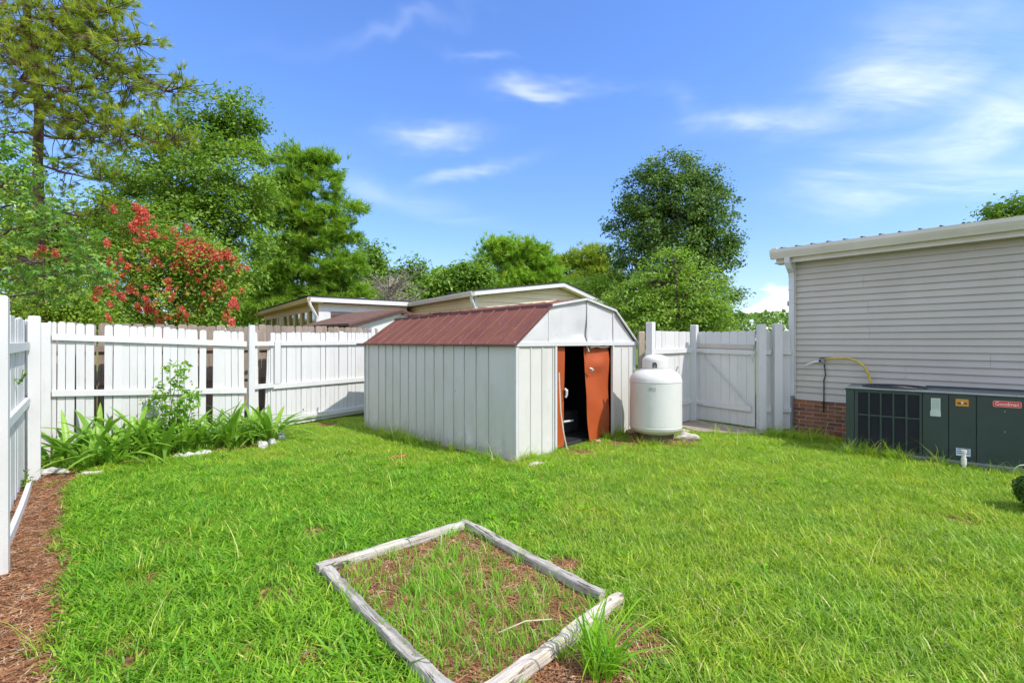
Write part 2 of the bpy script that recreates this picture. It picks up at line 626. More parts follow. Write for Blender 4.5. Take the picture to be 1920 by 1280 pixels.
M['shingle_dark'] = m_plain('dark_brown_trim', (0.07, 0.035, 0.03), 0.8, var=0.25)
M['shade_and_room'] = m_plain('shade_and_room_brown', (0.07, 0.05, 0.04), 0.8, var=0.3)


def m_glass(name, col, rough=0.06):
    t = NT(name)
    c = t.coord()
    n = t.noise(c, 3.0, 4)
    colr = t.mix(t.rng(n, 0.4, 0.65), col, tuple(x * 2.2 for x in col))
    return t.done(t.bsdf(colr, rough, 0, 0.8, None, 0.3))


M['glass'] = m_glass('window_glass', (0.05, 0.038, 0.025))
M['glass_warm'] = m_glass('warm_window_glass', (0.09, 0.05, 0.045))


def m_timber(name, c1, c2, crack):
    t = NT(name)
    c = t.coord(scale=(0.05, 1, 1), rand=True)
    g = t.noise(c, 55, 6, 0.7, 0.3)
    c0 = t.coord(rand=True)
    b = t.noise(c0, 6, 5, 0.65)
    col = t.mix(t.rng(g, 0.25, 0.7), c1, c2)
    col = t.mix(t.rng(g, 0.66, 0.72, 0, 0.85), col, crack)
    col = t.mix(t.rng(b, 0.48, 0.72, 0, 0.7), col, (0.27, 0.21, 0.15))
    c3 = t.coord(scale=(0.16, 1, 1), rand=True)
    ck = t.noise(c3, 30, 4, 0.6, 0.6)
    col = t.mix(t.rng(ck, 0.60, 0.64, 0, 0.9), col, crack)
    return t.done(t.bsdf(col, 0.9, 0, 0.15, t.bump(g, 1.0, 0.012)))


M['timber_grey'] = m_timber('weathered_grey_timber', (0.33, 0.295, 0.25), (0.62, 0.585, 0.525), (0.07, 0.055, 0.045))
M['timber_cream'] = m_timber('weathered_cream_timber', (0.47, 0.40, 0.32), (0.66, 0.60, 0.51), (0.16, 0.11, 0.08))

# foliage
M['lawn'] = m_leaf('lawn_blade', (0.148, 0.342, 0.022), (0.452, 0.659, 0.049), (0.750, 0.725, 0.293), 0.42, 0.42, 0.09, drift=(1.45, 1.12, 1.0))
M['crab'] = m_leaf('crabgrass_blade', (0.139, 0.367, 0.019), (0.317, 0.588, 0.034), (0.634, 0.636, 0.168), 0.42, 0.42, 0.07, drift=(1.35, 1.10, 1.0))
M['weed'] = m_leaf('bed_weed_blade', (0.142, 0.386, 0.025), (0.328, 0.618, 0.046), (0.612, 0.567, 0.253), 0.40, 0.45, 0.11)
M['straw'] = m_leaf('pine_straw_bits', (0.21, 0.085, 0.035), (0.47, 0.235, 0.11), (0.600, 0.450, 0.300), 0.05, 0.8, 0.14)
M['iris'] = m_leaf('iris_leaf', (0.138, 0.317, 0.032), (0.302, 0.502, 0.055), (0.495, 0.475, 0.085), 0.34, 0.38, 0.0)
M['iris_dry'] = m_leaf('iris_leaf_dry', (0.460, 0.400, 0.140), (0.600, 0.520, 0.260), None, 0.25, 0.6)
M['sapling'] = m_leaf('sapling_leaf', (0.137, 0.326, 0.023), (0.304, 0.514, 0.042), None, 0.45, 0.4)
M['oak'] = m_leaf('deciduous_leaf', (0.093, 0.211, 0.028), (0.278, 0.431, 0.048), (0.557, 0.556, 0.075), 0.36, 0.45, 0.07)
M['pear'] = m_leaf('pear_leaf', (0.067, 0.149, 0.035), (0.191, 0.306, 0.057), (0.420, 0.333, 0.096), 0.28, 0.45, 0.03, 0.3)
M['myrtle'] = m_leaf('myrtle_leaf', (0.150, 0.310, 0.035), (0.393, 0.545, 0.070), (0.603, 0.298, 0.103), 0.40, 0.45, 0.06)
M['myrtle_red'] = m_leaf('red_myrtle_leaf', (0.117, 0.252, 0.026), (0.328, 0.475, 0.052), (0.750, 0.360, 0.086), 0.38, 0.45, 0.20)
M['flower'] = m_leaf('myrtle_flower', (0.70, 0.07, 0.085), (0.82, 0.25, 0.19), (0.66, 0.32, 0.14), 0.40, 0.6, 0.22)
M['pine'] = m_leaf('pine_needle', (0.153, 0.328, 0.027), (0.395, 0.593, 0.049), (0.712, 0.563, 0.114), 0.34, 0.5, 0.07)
M['pine_near'] = m_leaf('near_pine_needle', (0.173, 0.293, 0.026), (0.502, 0.588, 0.058), (0.750, 0.603, 0.131), 0.34, 0.5, 0.12)
M['yellowy'] = m_leaf('yellow_green_leaf', (0.152, 0.297, 0.025), (0.383, 0.531, 0.051), (0.635, 0.582, 0.089), 0.40, 0.45, 0.1)
M['gum'] = m_leaf('sweetgum_leaf', (0.108, 0.265, 0.043), (0.240, 0.430, 0.069), (0.380, 0.557, 0.089), 0.38, 0.36, 0.15, 0.5)
M['far_green'] = m_leaf('far_wood_leaf', (0.083, 0.176, 0.024), (0.209, 0.341, 0.040), (0.396, 0.220, 0.066), 0.30, 0.55, 0.05)
M['boxwood'] = m_leaf('boxwood_leaf', (0.044, 0.110, 0.018), (0.110, 0.209, 0.029), None, 0.25, 0.4)
M['bark'] = m_bark('grey_brown_bark', (0.055, 0.042, 0.034), (0.16, 0.125, 0.10))
M['pine_bark'] = m_bark('pine_bark', (0.060, 0.036, 0.026), (0.19, 0.125, 0.095))
M['dead_twig'] = m_bark('dead_twig', (0.20, 0.165, 0.14), (0.42, 0.36, 0.31))

# ------------------------------------------------------------------ layout constants
U = (math.cos(R(47)), math.sin(R(47)))
V = (-math.sin(R(47)), math.cos(R(47)))
SA = (0.05, 6.13)                       # near corner of the shed
SW, SL = 3.02, 3.65
LF0 = (-3.38, 3.23); LFd = (-0.6600, 0.7512)     # left fence line
FP0 = (-6.17, 6.50); FP1 = (-4.42, 8.06); FP2 = (-3.09, 10.13)
BED = [(-0.385, 3.97), (-1.237, 3.21), (-0.22, 2.03), (0.597, 2.785)]   # timber bed corners: back, left, front, right
TANK = (2.205, 7.45)
HW0 = (4.86, 8.40); HWd = (0.651, -0.759); HWn = (-0.759, -0.651)
AC0 = (4.614, 6.70); ACd = (0.751, -0.660)


def in_poly(x, y, poly):
    ins = np.zeros(np.shape(x), bool)
    n = len(poly)
    for i in range(n):
        x0, y0 = poly[i]; x1, y1 = poly[(i + 1) % n]
        c = ((y0 > y) != (y1 > y)) & (x < (x1 - x0) * (y - y0) / (y1 - y0 + 1e-12) + x0)
        ins ^= c
    return ins


def seg_dist(x, y, a, b):
    ax, ay = a; bx, by = b
    dx, dy = bx - ax, by - ay
    t = np.clip(((x - ax) * dx + (y - ay) * dy) / (dx * dx + dy * dy), 0, 1)
    return np.hypot(x - ax - t * dx, y - ay - t * dy)


SHED_POLY = [SA, (SA[0] + U[0] * SW, SA[1] + U[1] * SW),
             (SA[0] + U[0] * SW + V[0] * SL, SA[1] + U[1] * SW + V[1] * SL), (SA[0] + V[0] * SL, SA[1] + V[1] * SL)]
PLANT_POLY = [(-5.45, 5.62), (-4.95, 5.82), (-4.40, 6.35), (-3.72, 6.98), (-3.55, 7.62), (-3.95, 8.75), (-4.42, 8.06), (-6.17, 6.5)]
SLAB_POLY = [(2.9, 8.75), (3.50, 9.25), (4.30, 8.10), (3.95, 7.82), (3.1, 8.1)]
_acb = (-ACd[1], ACd[0])
AC_POLY = [(AC0[0] - 0.08 * ACd[0] - .08 * _acb[0], AC0[1] - 0.08 * ACd[1] - .08 * _acb[1]),
           (AC0[0] + 2.3 * ACd[0] - .08 * _acb[0], AC0[1] + 2.3 * ACd[1] - .08 * _acb[1]),
           (AC0[0] + 2.3 * ACd[0] + .9 * _acb[0], AC0[1] + 2.3 * ACd[1] + .9 * _acb[1]),
           (AC0[0] - 0.08 * ACd[0] + .9 * _acb[0], AC0[1] - 0.08 * ACd[1] + .9 * _acb[1])]
HOUSE_POLY = [HW0, (HW0[0] + 12 * HWd[0], HW0[1] + 12 * HWd[1]), (HW0[0] + 12 * HWd[0] + 9, HW0[1] + 12 * HWd[1] + 8),
              (HW0[0] + 9, HW0[1] + 8)]


def dirt_map(x, y):
    """0 = lawn, 1 = bare mulch or soil"""
    x = np.asarray(x, float); y = np.asarray(y, float)
    d = np.zeros_like(x)
    dl = (x - LF0[0]) * LFd[1] - (y - LF0[1]) * LFd[0]      # distance to yard side of the left fence
    wob = 0.32 * (fnoise(x, y, 1.1) - 0.5)
    d = np.maximum(d, 1 - sstep(0.17, 0.44, dl + wob - 0.04 * np.clip(y - 4.3, 0, 2)))
    pl = in_poly(x, y, PLANT_POLY)
    d = np.where(pl, 1.0, d)
    bd = in_poly(x, y, BED)
    d = np.where(bd, np.maximum(d, 0.35 + 0.75 * fnoise(x, y, 2.4)), d)
    for (cx, cy, r, a) in [(0.95, 6.66, 0.26, 0.75), (1.55, 7.2, 0.22, 0.65), (TANK[0], TANK[1], 0.52, 1.0), (2.65, 7.45, 0.3, 0.8),
                           (-1.42, 2.95, 0.15, 0.6), (-1.2, 3.42, 0.16, 0.6), (0.30, 2.15, 0.30, 0.9), (0.62, 2.45, 0.22, 0.7),
                           (0.35, 3.30, 0.16, 0.75), (-1.62, 3.9, 0.18, 0.6), (-0.65, 2.15, 0.14, 0.6), (-0.95, 2.35, 0.12, 0.7),
                           (3.85, 4.15, 0.2, 0.4), (-1.3, 2.4, 0.1, 0.55), (-2.35, 3.1, 0.18, 0.45), (-3.4, 8.9, 0.28, 0.8)]:
        r2 = np.hypot(x - cx, y - cy) + 0.3 * r * (fnoise(x * 3, y * 3, 1.3) - 0.5) * 2
        d = np.maximum(d, a * (1 - sstep(r * 0.55, r * 1.15, r2)))
    ds = seg_dist(x, y, SHED_POLY[0], SHED_POLY[3])
    d = np.maximum(d, 0.9 * (1 - sstep(0.05, 0.20, ds + 0.14 * (fnoise(x, y, 2.0) - 0.5))))
    dh = seg_dist(x, y, HOUSE_POLY[0], HOUSE_POLY[1])
    d = np.maximum(d, 0.8 * (1 - sstep(0.15, 0.5, dh)))
    d = np.where(in_poly(x, y, SLAB_POLY), 1.0, d)
    # thin spots in the turf
    left = sstep(0.6, -2.0, x) * sstep(5.5, 3.0, y)
    thin = sstep(0.60, 0.74, fnoise(x + 3.1, y + 9.4, 1.7))
    d = np.maximum(d, thin * (0.15 + 0.35 * left))
    return np.clip(d, 0, 1)


def gz(x, y):
    x = np.asarray(x, float); y = np.asarray(y, float)
    return 0.035 * (fnoise(x, y, 0.55) - 0.5)


# ------------------------------------------------------------------ ground
def build_ground():
    xs = np.concatenate([-np.geomspace(600, 9, 26), np.arange(-8.6, 8.61, 0.10), np.geomspace(9, 600, 26)])
    ys = np.concatenate([-np.geomspace(300, 0.6, 16), np.arange(-0.4, 11.0, 0.10), np.geomspace(11.2, 900, 34)])
    X, Y = np.meshgrid(xs, ys)
    near = (np.abs(X) < 9) & (Y > -1) & (Y < 11.5)
    Z = np.where(near, gz(X, Y), 0.0)
    me = bpy.data.meshes.new('ground')
    nx, ny = len(xs), len(ys)
    verts = np.stack([X.ravel(), Y.ravel(), Z.ravel()], 1)
    i, j = np.meshgrid(np.arange(nx - 1), np.arange(ny - 1))
    a = (j * nx + i).ravel()
    faces = np.stack([a, a + 1, a + nx + 1, a + nx], 1)
    fill_mesh(me, verts, faces)
    at_ = me.attributes.new('dirt', 'FLOAT', 'POINT')
    at_.data.foreach_set('value', dirt_map(X.ravel(), Y.ravel()).astype(np.float32))
    me.polygons.foreach_set('use_smooth', [True] * len(me.polygons))
    t = NT('yard_soil_and_turf')
    c = t.coord('Object')
    n1 = t.noise(c, 22, 6, 0.7)
    n2 = t.noise(c, 90, 4, 0.7)
    n3 = t.noise(c, 1.1, 5, 0.6)
    d = t.attr('dirt')
    soil = t.mix(t.rng(n1, 0.3, 0.7), (0.16, 0.072, 0.036), (0.35, 0.18, 0.095))
    soil = t.mix(t.rng(n2, 0.60, 0.72, 0, 0.7), soil, (0.44, 0.30, 0.19))
    turf = t.mix(t.rng(n1, 0.3, 0.7), (0.085, 0.16, 0.018), (0.16, 0.25, 0.030))
    turf = t.mix(t.rng(n3, 0.35, 0.7, 0, 0.5), turf, (0.15, 0.17, 0.035))
    edge = t.math('ADD', d, t.rng(n1, 0.3, 0.7, -0.25, 0.25))
    col = t.mix(t.rng(edge, 0.30, 0.62), turf, soil)
    h = t.math('ADD', n1, t.math('MULTIPLY', n2, 0.6))
    m = t.done(t.bsdf(col, 0.95, 0, 0.1, t.bump(h, 0.9, 0.03)))
    me.materials.append(m)
    tag(place('ground', me), kind='structure')


def fill_mesh(me, verts, faces):
    """verts (N,3), faces (M,k) arrays of equal-sized polygons"""
    verts = np.asarray(verts, np.float32); faces = np.asarray(faces, np.int32)
    me.vertices.add(len(verts)); me.vertices.foreach_set('co', verts.ravel())
    k = faces.shape[1]
    me.loops.add(faces.size); me.loops.foreach_set('vertex_index', faces.ravel())
    me.polygons.add(len(faces))
    me.polygons.foreach_set('loop_start', np.arange(0, faces.size, k, dtype=np.int32))
    try:
        me.polygons.foreach_set('loop_total', np.full(len(faces), k, np.int32))
    except Exception:
        pass
    me.update(calc_edges=True)
    me.validate()


build_ground()

tag(MB().prism([(p[0], p[1]) for p in SLAB_POLY][::-1], -0.08, 0.035, 'z').build('gate_path', m_plain('old_concrete_path', (0.30, 0.25, 0.19), 0.95, var=0.3, scale=7, bump=0.4)), kind='structure')

# ------------------------------------------------------------------ fences
def picket_mesh(name, m, w=0.12, h=1.7, th=0.018, ear=0.03):
    b = MB()
    poly = [(-w / 2, 0), (w / 2, 0), (w / 2, h - ear), (w / 2 - ear * 0.45, h - ear * 0.22), (w / 2 - ear, h), (-w / 2 + ear, h), (-w / 2 + ear * 0.45, h - ear * 0.22), (-w / 2, h - ear)]
    b.prism(poly, 0, th)
    return b.mesh(name, m)


PK_WHITE = picket_mesh('picket', M['white_fence'])
PK_RAW = picket_mesh('picket', M['raw_fence'], 0.14, 1.8, 0.018, 0.035)
PK_FLAT = picket_mesh('picket', M['white_fence'], 0.12, 1.7, 0.018, 0.012)


def add_picket(root, me, x0, x1, z0, z1, y=0.0, w0=0.12, h0=1.7, tilt=0.0, lean=0.0):
    return place('picket', me, root, ((x0 + x1) / 2, y + random.uniform(-.003, .003), z0), (lean, tilt, 0),
                 ((x1 - x0) / w0, 1, (z1 - z0) / h0))


def post_mb(w, d, z0, z1, cap=0.012):
    b = MB()
    b.box(-w / 2, w / 2, -d / 2, d / 2, z0, z1 - cap)
    o = len(b.v)
    k = 0.80
    b.add([(-w / 2, -d / 2, z1 - cap + .0005), (w / 2, -d / 2, z1 - cap + .0005), (w / 2, d / 2, z1 - cap + .0005), (-w / 2, d / 2, z1 - cap + .0005),
           (-w * k / 2, -d * k / 2, z1), (w * k / 2, -d * k / 2, z1), (w * k / 2, d * k / 2, z1), (-w * k / 2, d * k / 2, z1)],
          [(4, 5, 6, 7), (0, 1, 5, 4), (1, 2, 6, 5), (2, 3, 7, 6), (3, 0, 4, 7)])
    return b


def add_post(root, x, y, z1, w=0.095, m='white_fence', z0=-0.15, rz=0.0, tilt=(0, 0)):
    me = post_mb(w, w, z0, z1).mesh('post', M[m])
    return place('post', me, root, (x, y, 0), (tilt[0], tilt[1], rz))


def dirn(P, Q):
    L = math.hypot(Q[0] - P[0], Q[1] - P[1])
    return ((Q[0] - P[0]) / L, (Q[1] - P[1]) / L), L, math.atan2(Q[1] - P[1], Q[0] - P[0])


# left fence, running towards the camera
def left_fence():
    P = (LF0[0] - 2.3 * LFd[0], LF0[1] - 2.3 * LFd[1])
    ang = math.atan2(LFd[1], LFd[0])
    root = empty('board_fence', (P[0], P[1], 0), ang)
    tag(root, 'white board fence with thick square posts running along the left edge of the yard', 'fence', 'white yard fence runs')
    add_post(root, 2.25, 0.03, 1.83, 0.11, tilt=(0, R(-0.4)))
    x2 = 2.3 + 2.83
    add_post(root, x2, 0.02, 1.81, 0.10, tilt=(0, R(0.5)))
    x = 0.0
    while x < 6.45:
        w = random.uniform(0.105, 0.135)
        zt = 1.74 + 0.01 * math.sin(x * 7) + random.uniform(-.012, .012) + 0.012 * (x - 3)
        add_picket(root, PK_FLAT, x, x + w - 0.006, random.uniform(0.03, 0.06), zt, 0.092, tilt=R(random.uniform(-.6, .6)))
        x += w
    for z in (1.47, 0.87):
        MB().bar(0, z - .02, 2.19, z, 0.05, 0.09, 0.085).build('rail', M['white_fence'], root, bevel=.003)
        MB().bar(2.31, z, x2 - .055, z + .01, 0.05, 0.09, 0.085).build('rail', M['white_fence'], root, bevel=.003)
        MB().bar(x2 + .055, z + .01, 6.35, z + .05, 0.05, 0.09, 0.085).build('rail', M['white_fence'], root, bevel=.003)
    # warped kick board lying along the foot of the fence
    b = MB()
    n = 10
    for i in range(n):
        a0, a1 = i / n, (i + 1) / n
        f = lambda a: (2.45 + 2.5 * a, 0.02 - 0.012 * math.sin(a * math.pi))
        (xa, ya), (xb, yb) = f(a0), f(a1)
        b.add([(xa, ya, 0.0), (xb, yb, 0.0), (xb, yb, 0.085), (xa, ya, 0.085),
               (xa, ya + .035, 0.0), (xb, yb + .035, 0.0), (xb, yb + .035, 0.085), (xa, ya + .035, 0.085)],
              [(0, 1, 2, 3), (3, 2, 6, 7), (5, 4, 7, 6)])
    b.build('kick_board', M['white_fence'], root)


left_fence()


def back_fence():
    d, L, ang = dirn(FP0, FP1)
    root = empty('board_fence', (FP0[0], FP0[1], 0), ang)
    tag(root, 'white dog-eared fence run with two missing boards behind the strap-leaved plants', 'fence', 'white yard fence runs')
    tp = lambda zx: line_t(zx / 3.556, FP0, d)
    groups = [[318, 345, 377, 432, 495], [507, 567, 627], [692, 750, 810, 865, 918, 970, 1025, 1080, 1132, 1180, 1228, 1277, 1325, 1372],
              [1416, 1460, 1503, 1545, 1590, 1630]]
    for g in groups:
        for a, b in zip(g[:-1], g[1:]):
            x0, x1 = tp(a), tp(b)
            k = x0 / L
            add_picket(root, PK_WHITE, x0 + .003, x1 - .003, 0.02 + random.uniform(0, .03), 1.795 + (1.69 - 1.795) * k + random.uniform(-.012, .012),
                       0.0, tilt=R(random.uniform(-.5, .5)))
    xs, xe = tp(345), tp(1642)
    for (za, zb) in ((1.59, 1.486), (0.837, 0.716), (0.17, 0.12)):
        MB().bar(xs, za, xe, zb, -0.042, -0.001, 0.085).build('rail', M['white_fence'], root, bevel=.003)
    add_post(root, tp(318) - 0.02, -0.045, 1.775, 0.10)
    add_post(root, tp(1668), -0.055, 1.80, 0.085, tilt=(0, R(0.3)))
    # the leaning half panel beyond the post
    P, Q = (-4.37, 8.16), FP2
    d2, L2, ang2 = dirn(P, Q)
    r2 = empty('board_fence', (P[0], P[1], 0), ang2)
    tag(r2, 'white fence panel between the strap-leaved plants and the shed, its loose first boards leaning', 'fence', 'white yard fence runs')
    tq = lambda zx: line_t(340 + zx / 3.556, P, d2)
    add_picket(r2, PK_WHITE, tq(478), tq(515), 0.35, 1.69, 0.0, tilt=R(-1.0))
    edges = [597, 632, 665, 700, 733, 765, 798, 835, 865, 898, 930, 962, 990, 1020, 1050, 1082, 1110, 1135, 1160, 1190, 1220, 1246, 1270, 1294]
    for i, (a, b) in enumerate(zip(edges[:-1], edges[1:])):
        x0, x1 = tq(a), tq(b)
        k = x0 / L2
        add_picket(r2, PK_WHITE, x0 + .003, x1 - .003, 0.03 + 0.02 * k, 1.68 + 0.04 * k + (0.03 if i == 14 else 0) + random.uniform(-.01, .01), 0.0,
                   tilt=R(random.uniform(-.4, .4)))
    add_picket(r2, PK_WHITE, tq(560), tq(590), 0.06, 1.42, 0.03, tilt=R(2.6))
    add_picket(r2, PK_WHITE, tq(575), tq(602), 0.06, 1.55, 0.02, tilt=R(1.6))
    MB().bar(0.02, 1.49, tq(612), 1.492, -0.042, -0.001, 0.075).build('rail', M['white_fence'], r2, bevel=.003)
    MB().bar(0.0, 0.765, tq(605), 0.768, -0.046, -0.005, 0.08).build('rail', M['white_fence'], r2, bevel=.003)
    xe = tq(1310)
    MB().bar(tq(656), 1.495, xe, 1.50, -0.042, -0.001, 0.075).build('rail', M['white_fence'], r2, bevel=.003)
    MB().bar(tq(606), 0.745, xe, 0.745, -0.042, -0.001, 0.085).build('rail', M['white_fence'], r2, bevel=.003)
    MB().bar(tq(656), 0.15, xe, 0.15, -0.042, -0.001, 0.085).build('rail', M['white_fence'], r2, bevel=.003)
    MB().box(tq(614), tq(654), -0.046, -0.002, 0.79, 1.53).build('upright', M['white_fence'], r2, bevel=.003)
    b = MB(); c = Vector((tq(812), -0.003, zat(540 + 806 / 3.556, 9.0)))
    b.tube([c, c + Vector((0, -0.004, 0))], 0.014, 10)
    b.build('knot', M['bark'], r2)
    add_post(r2, tq(1283), 0.06, 1.80, 0.09)


back_fence()


def neighbour_fence():
    # weathered natural dog-ear fence just behind the white one
    pts = [(-7.3, 6.15), (-4.62, 8.55), (-3.05, 10.75)]
    off = [0.0, 0.0]
    for i in range(2):
        P, Q = pts[i], pts[i + 1]
        d, L, ang = dirn(P, Q)
        root = empty('wooden_fence', (P[0], P[1], 0), ang)
        tag(root, ('unpainted brown dog-eared fence showing through the gaps behind the plants' if i == 0 else
                   'unpainted brown dog-eared fence just visible above the leaning white panel'), 'fence', "unpainted neighbouring fence runs")
        x = 0.0
        while x < L - 0.02:
            w = random.uniform(0.135, 0.147)
            add_picket(root, PK_RAW, x, x + w - .006, 0.03, 1.80 + 0.03 * i + random.uniform(-.012, .012), 0, 0.14, 1.8, tilt=R(random.uniform(-.5, .5)))
            x += w
        for z in (1.42, 0.92, 0.35):
            MB().bar(0, z, L, z, -0.04, -0.002, 0.085).build('rail', M['raw_fence'], root)
        for xx in ([1.3] if i == 0 else [0.05]):
            add_post(root, xx, -0.09, 1.72, 0.09, 'raw_fence')


neighbour_fence()


def right_fence():
    P, Q = (2.345, 8.20), (3.53, 9.36)
    d, L, ang = dirn(P, Q)
    root = empty('board_fence', (P[0], P[1], 0), ang)
    tag(root, 'short white fence panel behind the gas tank, half of it in shadow', 'fence', 'white yard fence runs')
    tz = lambda zx: line_t(1160 + zx / 4.572, P, d)
    e = [318, 340, 370, 402, 437, 482, 517, 548, 580, 611]
    for a, b in zip(e[:-1], e[1:]):
        add_picket(root, PK_FLAT, tz(a) + .003, tz(b) - .003, 0.04, 1.714 + random.uniform(-.004, .004), 0.0)
    for za, zb in ((1.355, 1.364), (0.40, 0.404)):
        MB().bar(0.05, za, tz(613), zb, -0.042, -0.001, 0.085).build('rail', M['white_fence'], root, bevel=.003)
    add_post(root, 0.0, 0, 1.857, 0.115)
    add_post(root, L - 0.02, 0, 1.85, 0.115)
    # grey unpainted post by the shed corner
    tag(post_mb(0.10, 0.10, -0.1, 1.71).build('timber_post', M['pale_wood']), 'bare pale timber post between the shed corner and the white fence', 'post').location = (2.33, 8.74, 0)

    # gate
    P, Q = (3.60, 9.28), (4.235, 8.385)
    d, L, ang = dirn(P, Q)
    g = empty('garden_gate', (P[0], P[1], 0), ang)
    tag(g, 'white board gate with a diagonal brace and a bare grey board across its top', 'gate')
    tz = lambda zx: line_t(1160 + zx / 4.572, P, d)
    e = [668, 690, 745, 805, 878, 950, 1020, 1095, 1168]
    for a, b in zip(e[:-1], e[1:]):
        add_picket(g, PK_WHITE, tz(a) + .002, tz(b) - .002, 0.045, 1.715 + random.uniform(-.006, .006), 0.0)
    MB().bar(tz(662), 1.357, tz(1160), 1.335, -0.04, -0.001, 0.085).build('rail', M['white_fence'], g, bevel=.003)
    MB().bar(tz(662), 0.368, tz(1142), 0.352, -0.04, -0.001, 0.095).build('rail', M['white_fence'], g, bevel=.003)
    MB().bar(tz(674), 1.452, tz(1165), 1.432, -0.03, -0.001, 0.08).build('cross_board', M['grey_board'], g, bevel=.003)
    a = Vector((tz(716), -0.025, 1.31)); c = Vector((tz(1138), -0.025, 0.41))
    MB().tube([a, c], 0.010, 6).build('brace', M['metal_steel'], g)
    for z in (1.36, 0.37):
        h = MB()
        h.box(tz(662) - 0.10, tz(662) + 0.17, -0.056, -0.0415, z - .02, z + .02)
        for s in (-1, 1):
            h.prism([(tz(662) - .075 + .0, z), (tz(662) - .05, z + s * .06), (tz(662) - .02, z + s * .055), (tz(662) + .0, z)], -0.060, -0.0565)
        h.build('hinge', M['white_trim'], g)
    lt = MB()
    lt.box(tz(1160) - .03, tz(1160) + .05, -0.07, -0.043, 1.30, 1.36)
    lt.tube([(tz(1165), -.075, 1.33), (tz(1165), -.085, 1.24), (tz(1165) + .01, -.07, 1.17)], .008, 6)
    lt.build('latch', M['metal_steel'], g)

    # short run to the house
    P, Q = (4.20, 8.375), (4.84, 8.33)
    d, L, ang = dirn(P, Q)
    s = empty('board_fence', (P[0], P[1], 0), ang)
    tag(s, 'narrow white fence stub with two thick posts between the gate and the house corner', 'fence', 'white yard fence runs')
    tz = lambda zx: line_t(1160 + zx / 4.572, P, d)
    for a, b in ((1240, 1304), (1304, 1385), (1385, 1472)):
        add_picket(s, PK_FLAT, tz(a) + .002, tz(b) - .002, 0.03, 1.715, 0.0)
    add_post(s, tz(1211), -0.055, 1.825, 0.118)
    add_post(s, tz(1345), -0.055, 1.835, 0.130)
    for z in (1.345, 0.36):
        MB().bar(tz(1253), z, tz(1302), z, -0.042, -0.001, 0.085).build('rail', M['white_fence'], s, bevel=.003)
        MB().bar(tz(1390), z, tz(1470), z, -0.042, -0.001, 0.085).build('rail', M['white_fence'], s, bevel=.003)


right_fence()

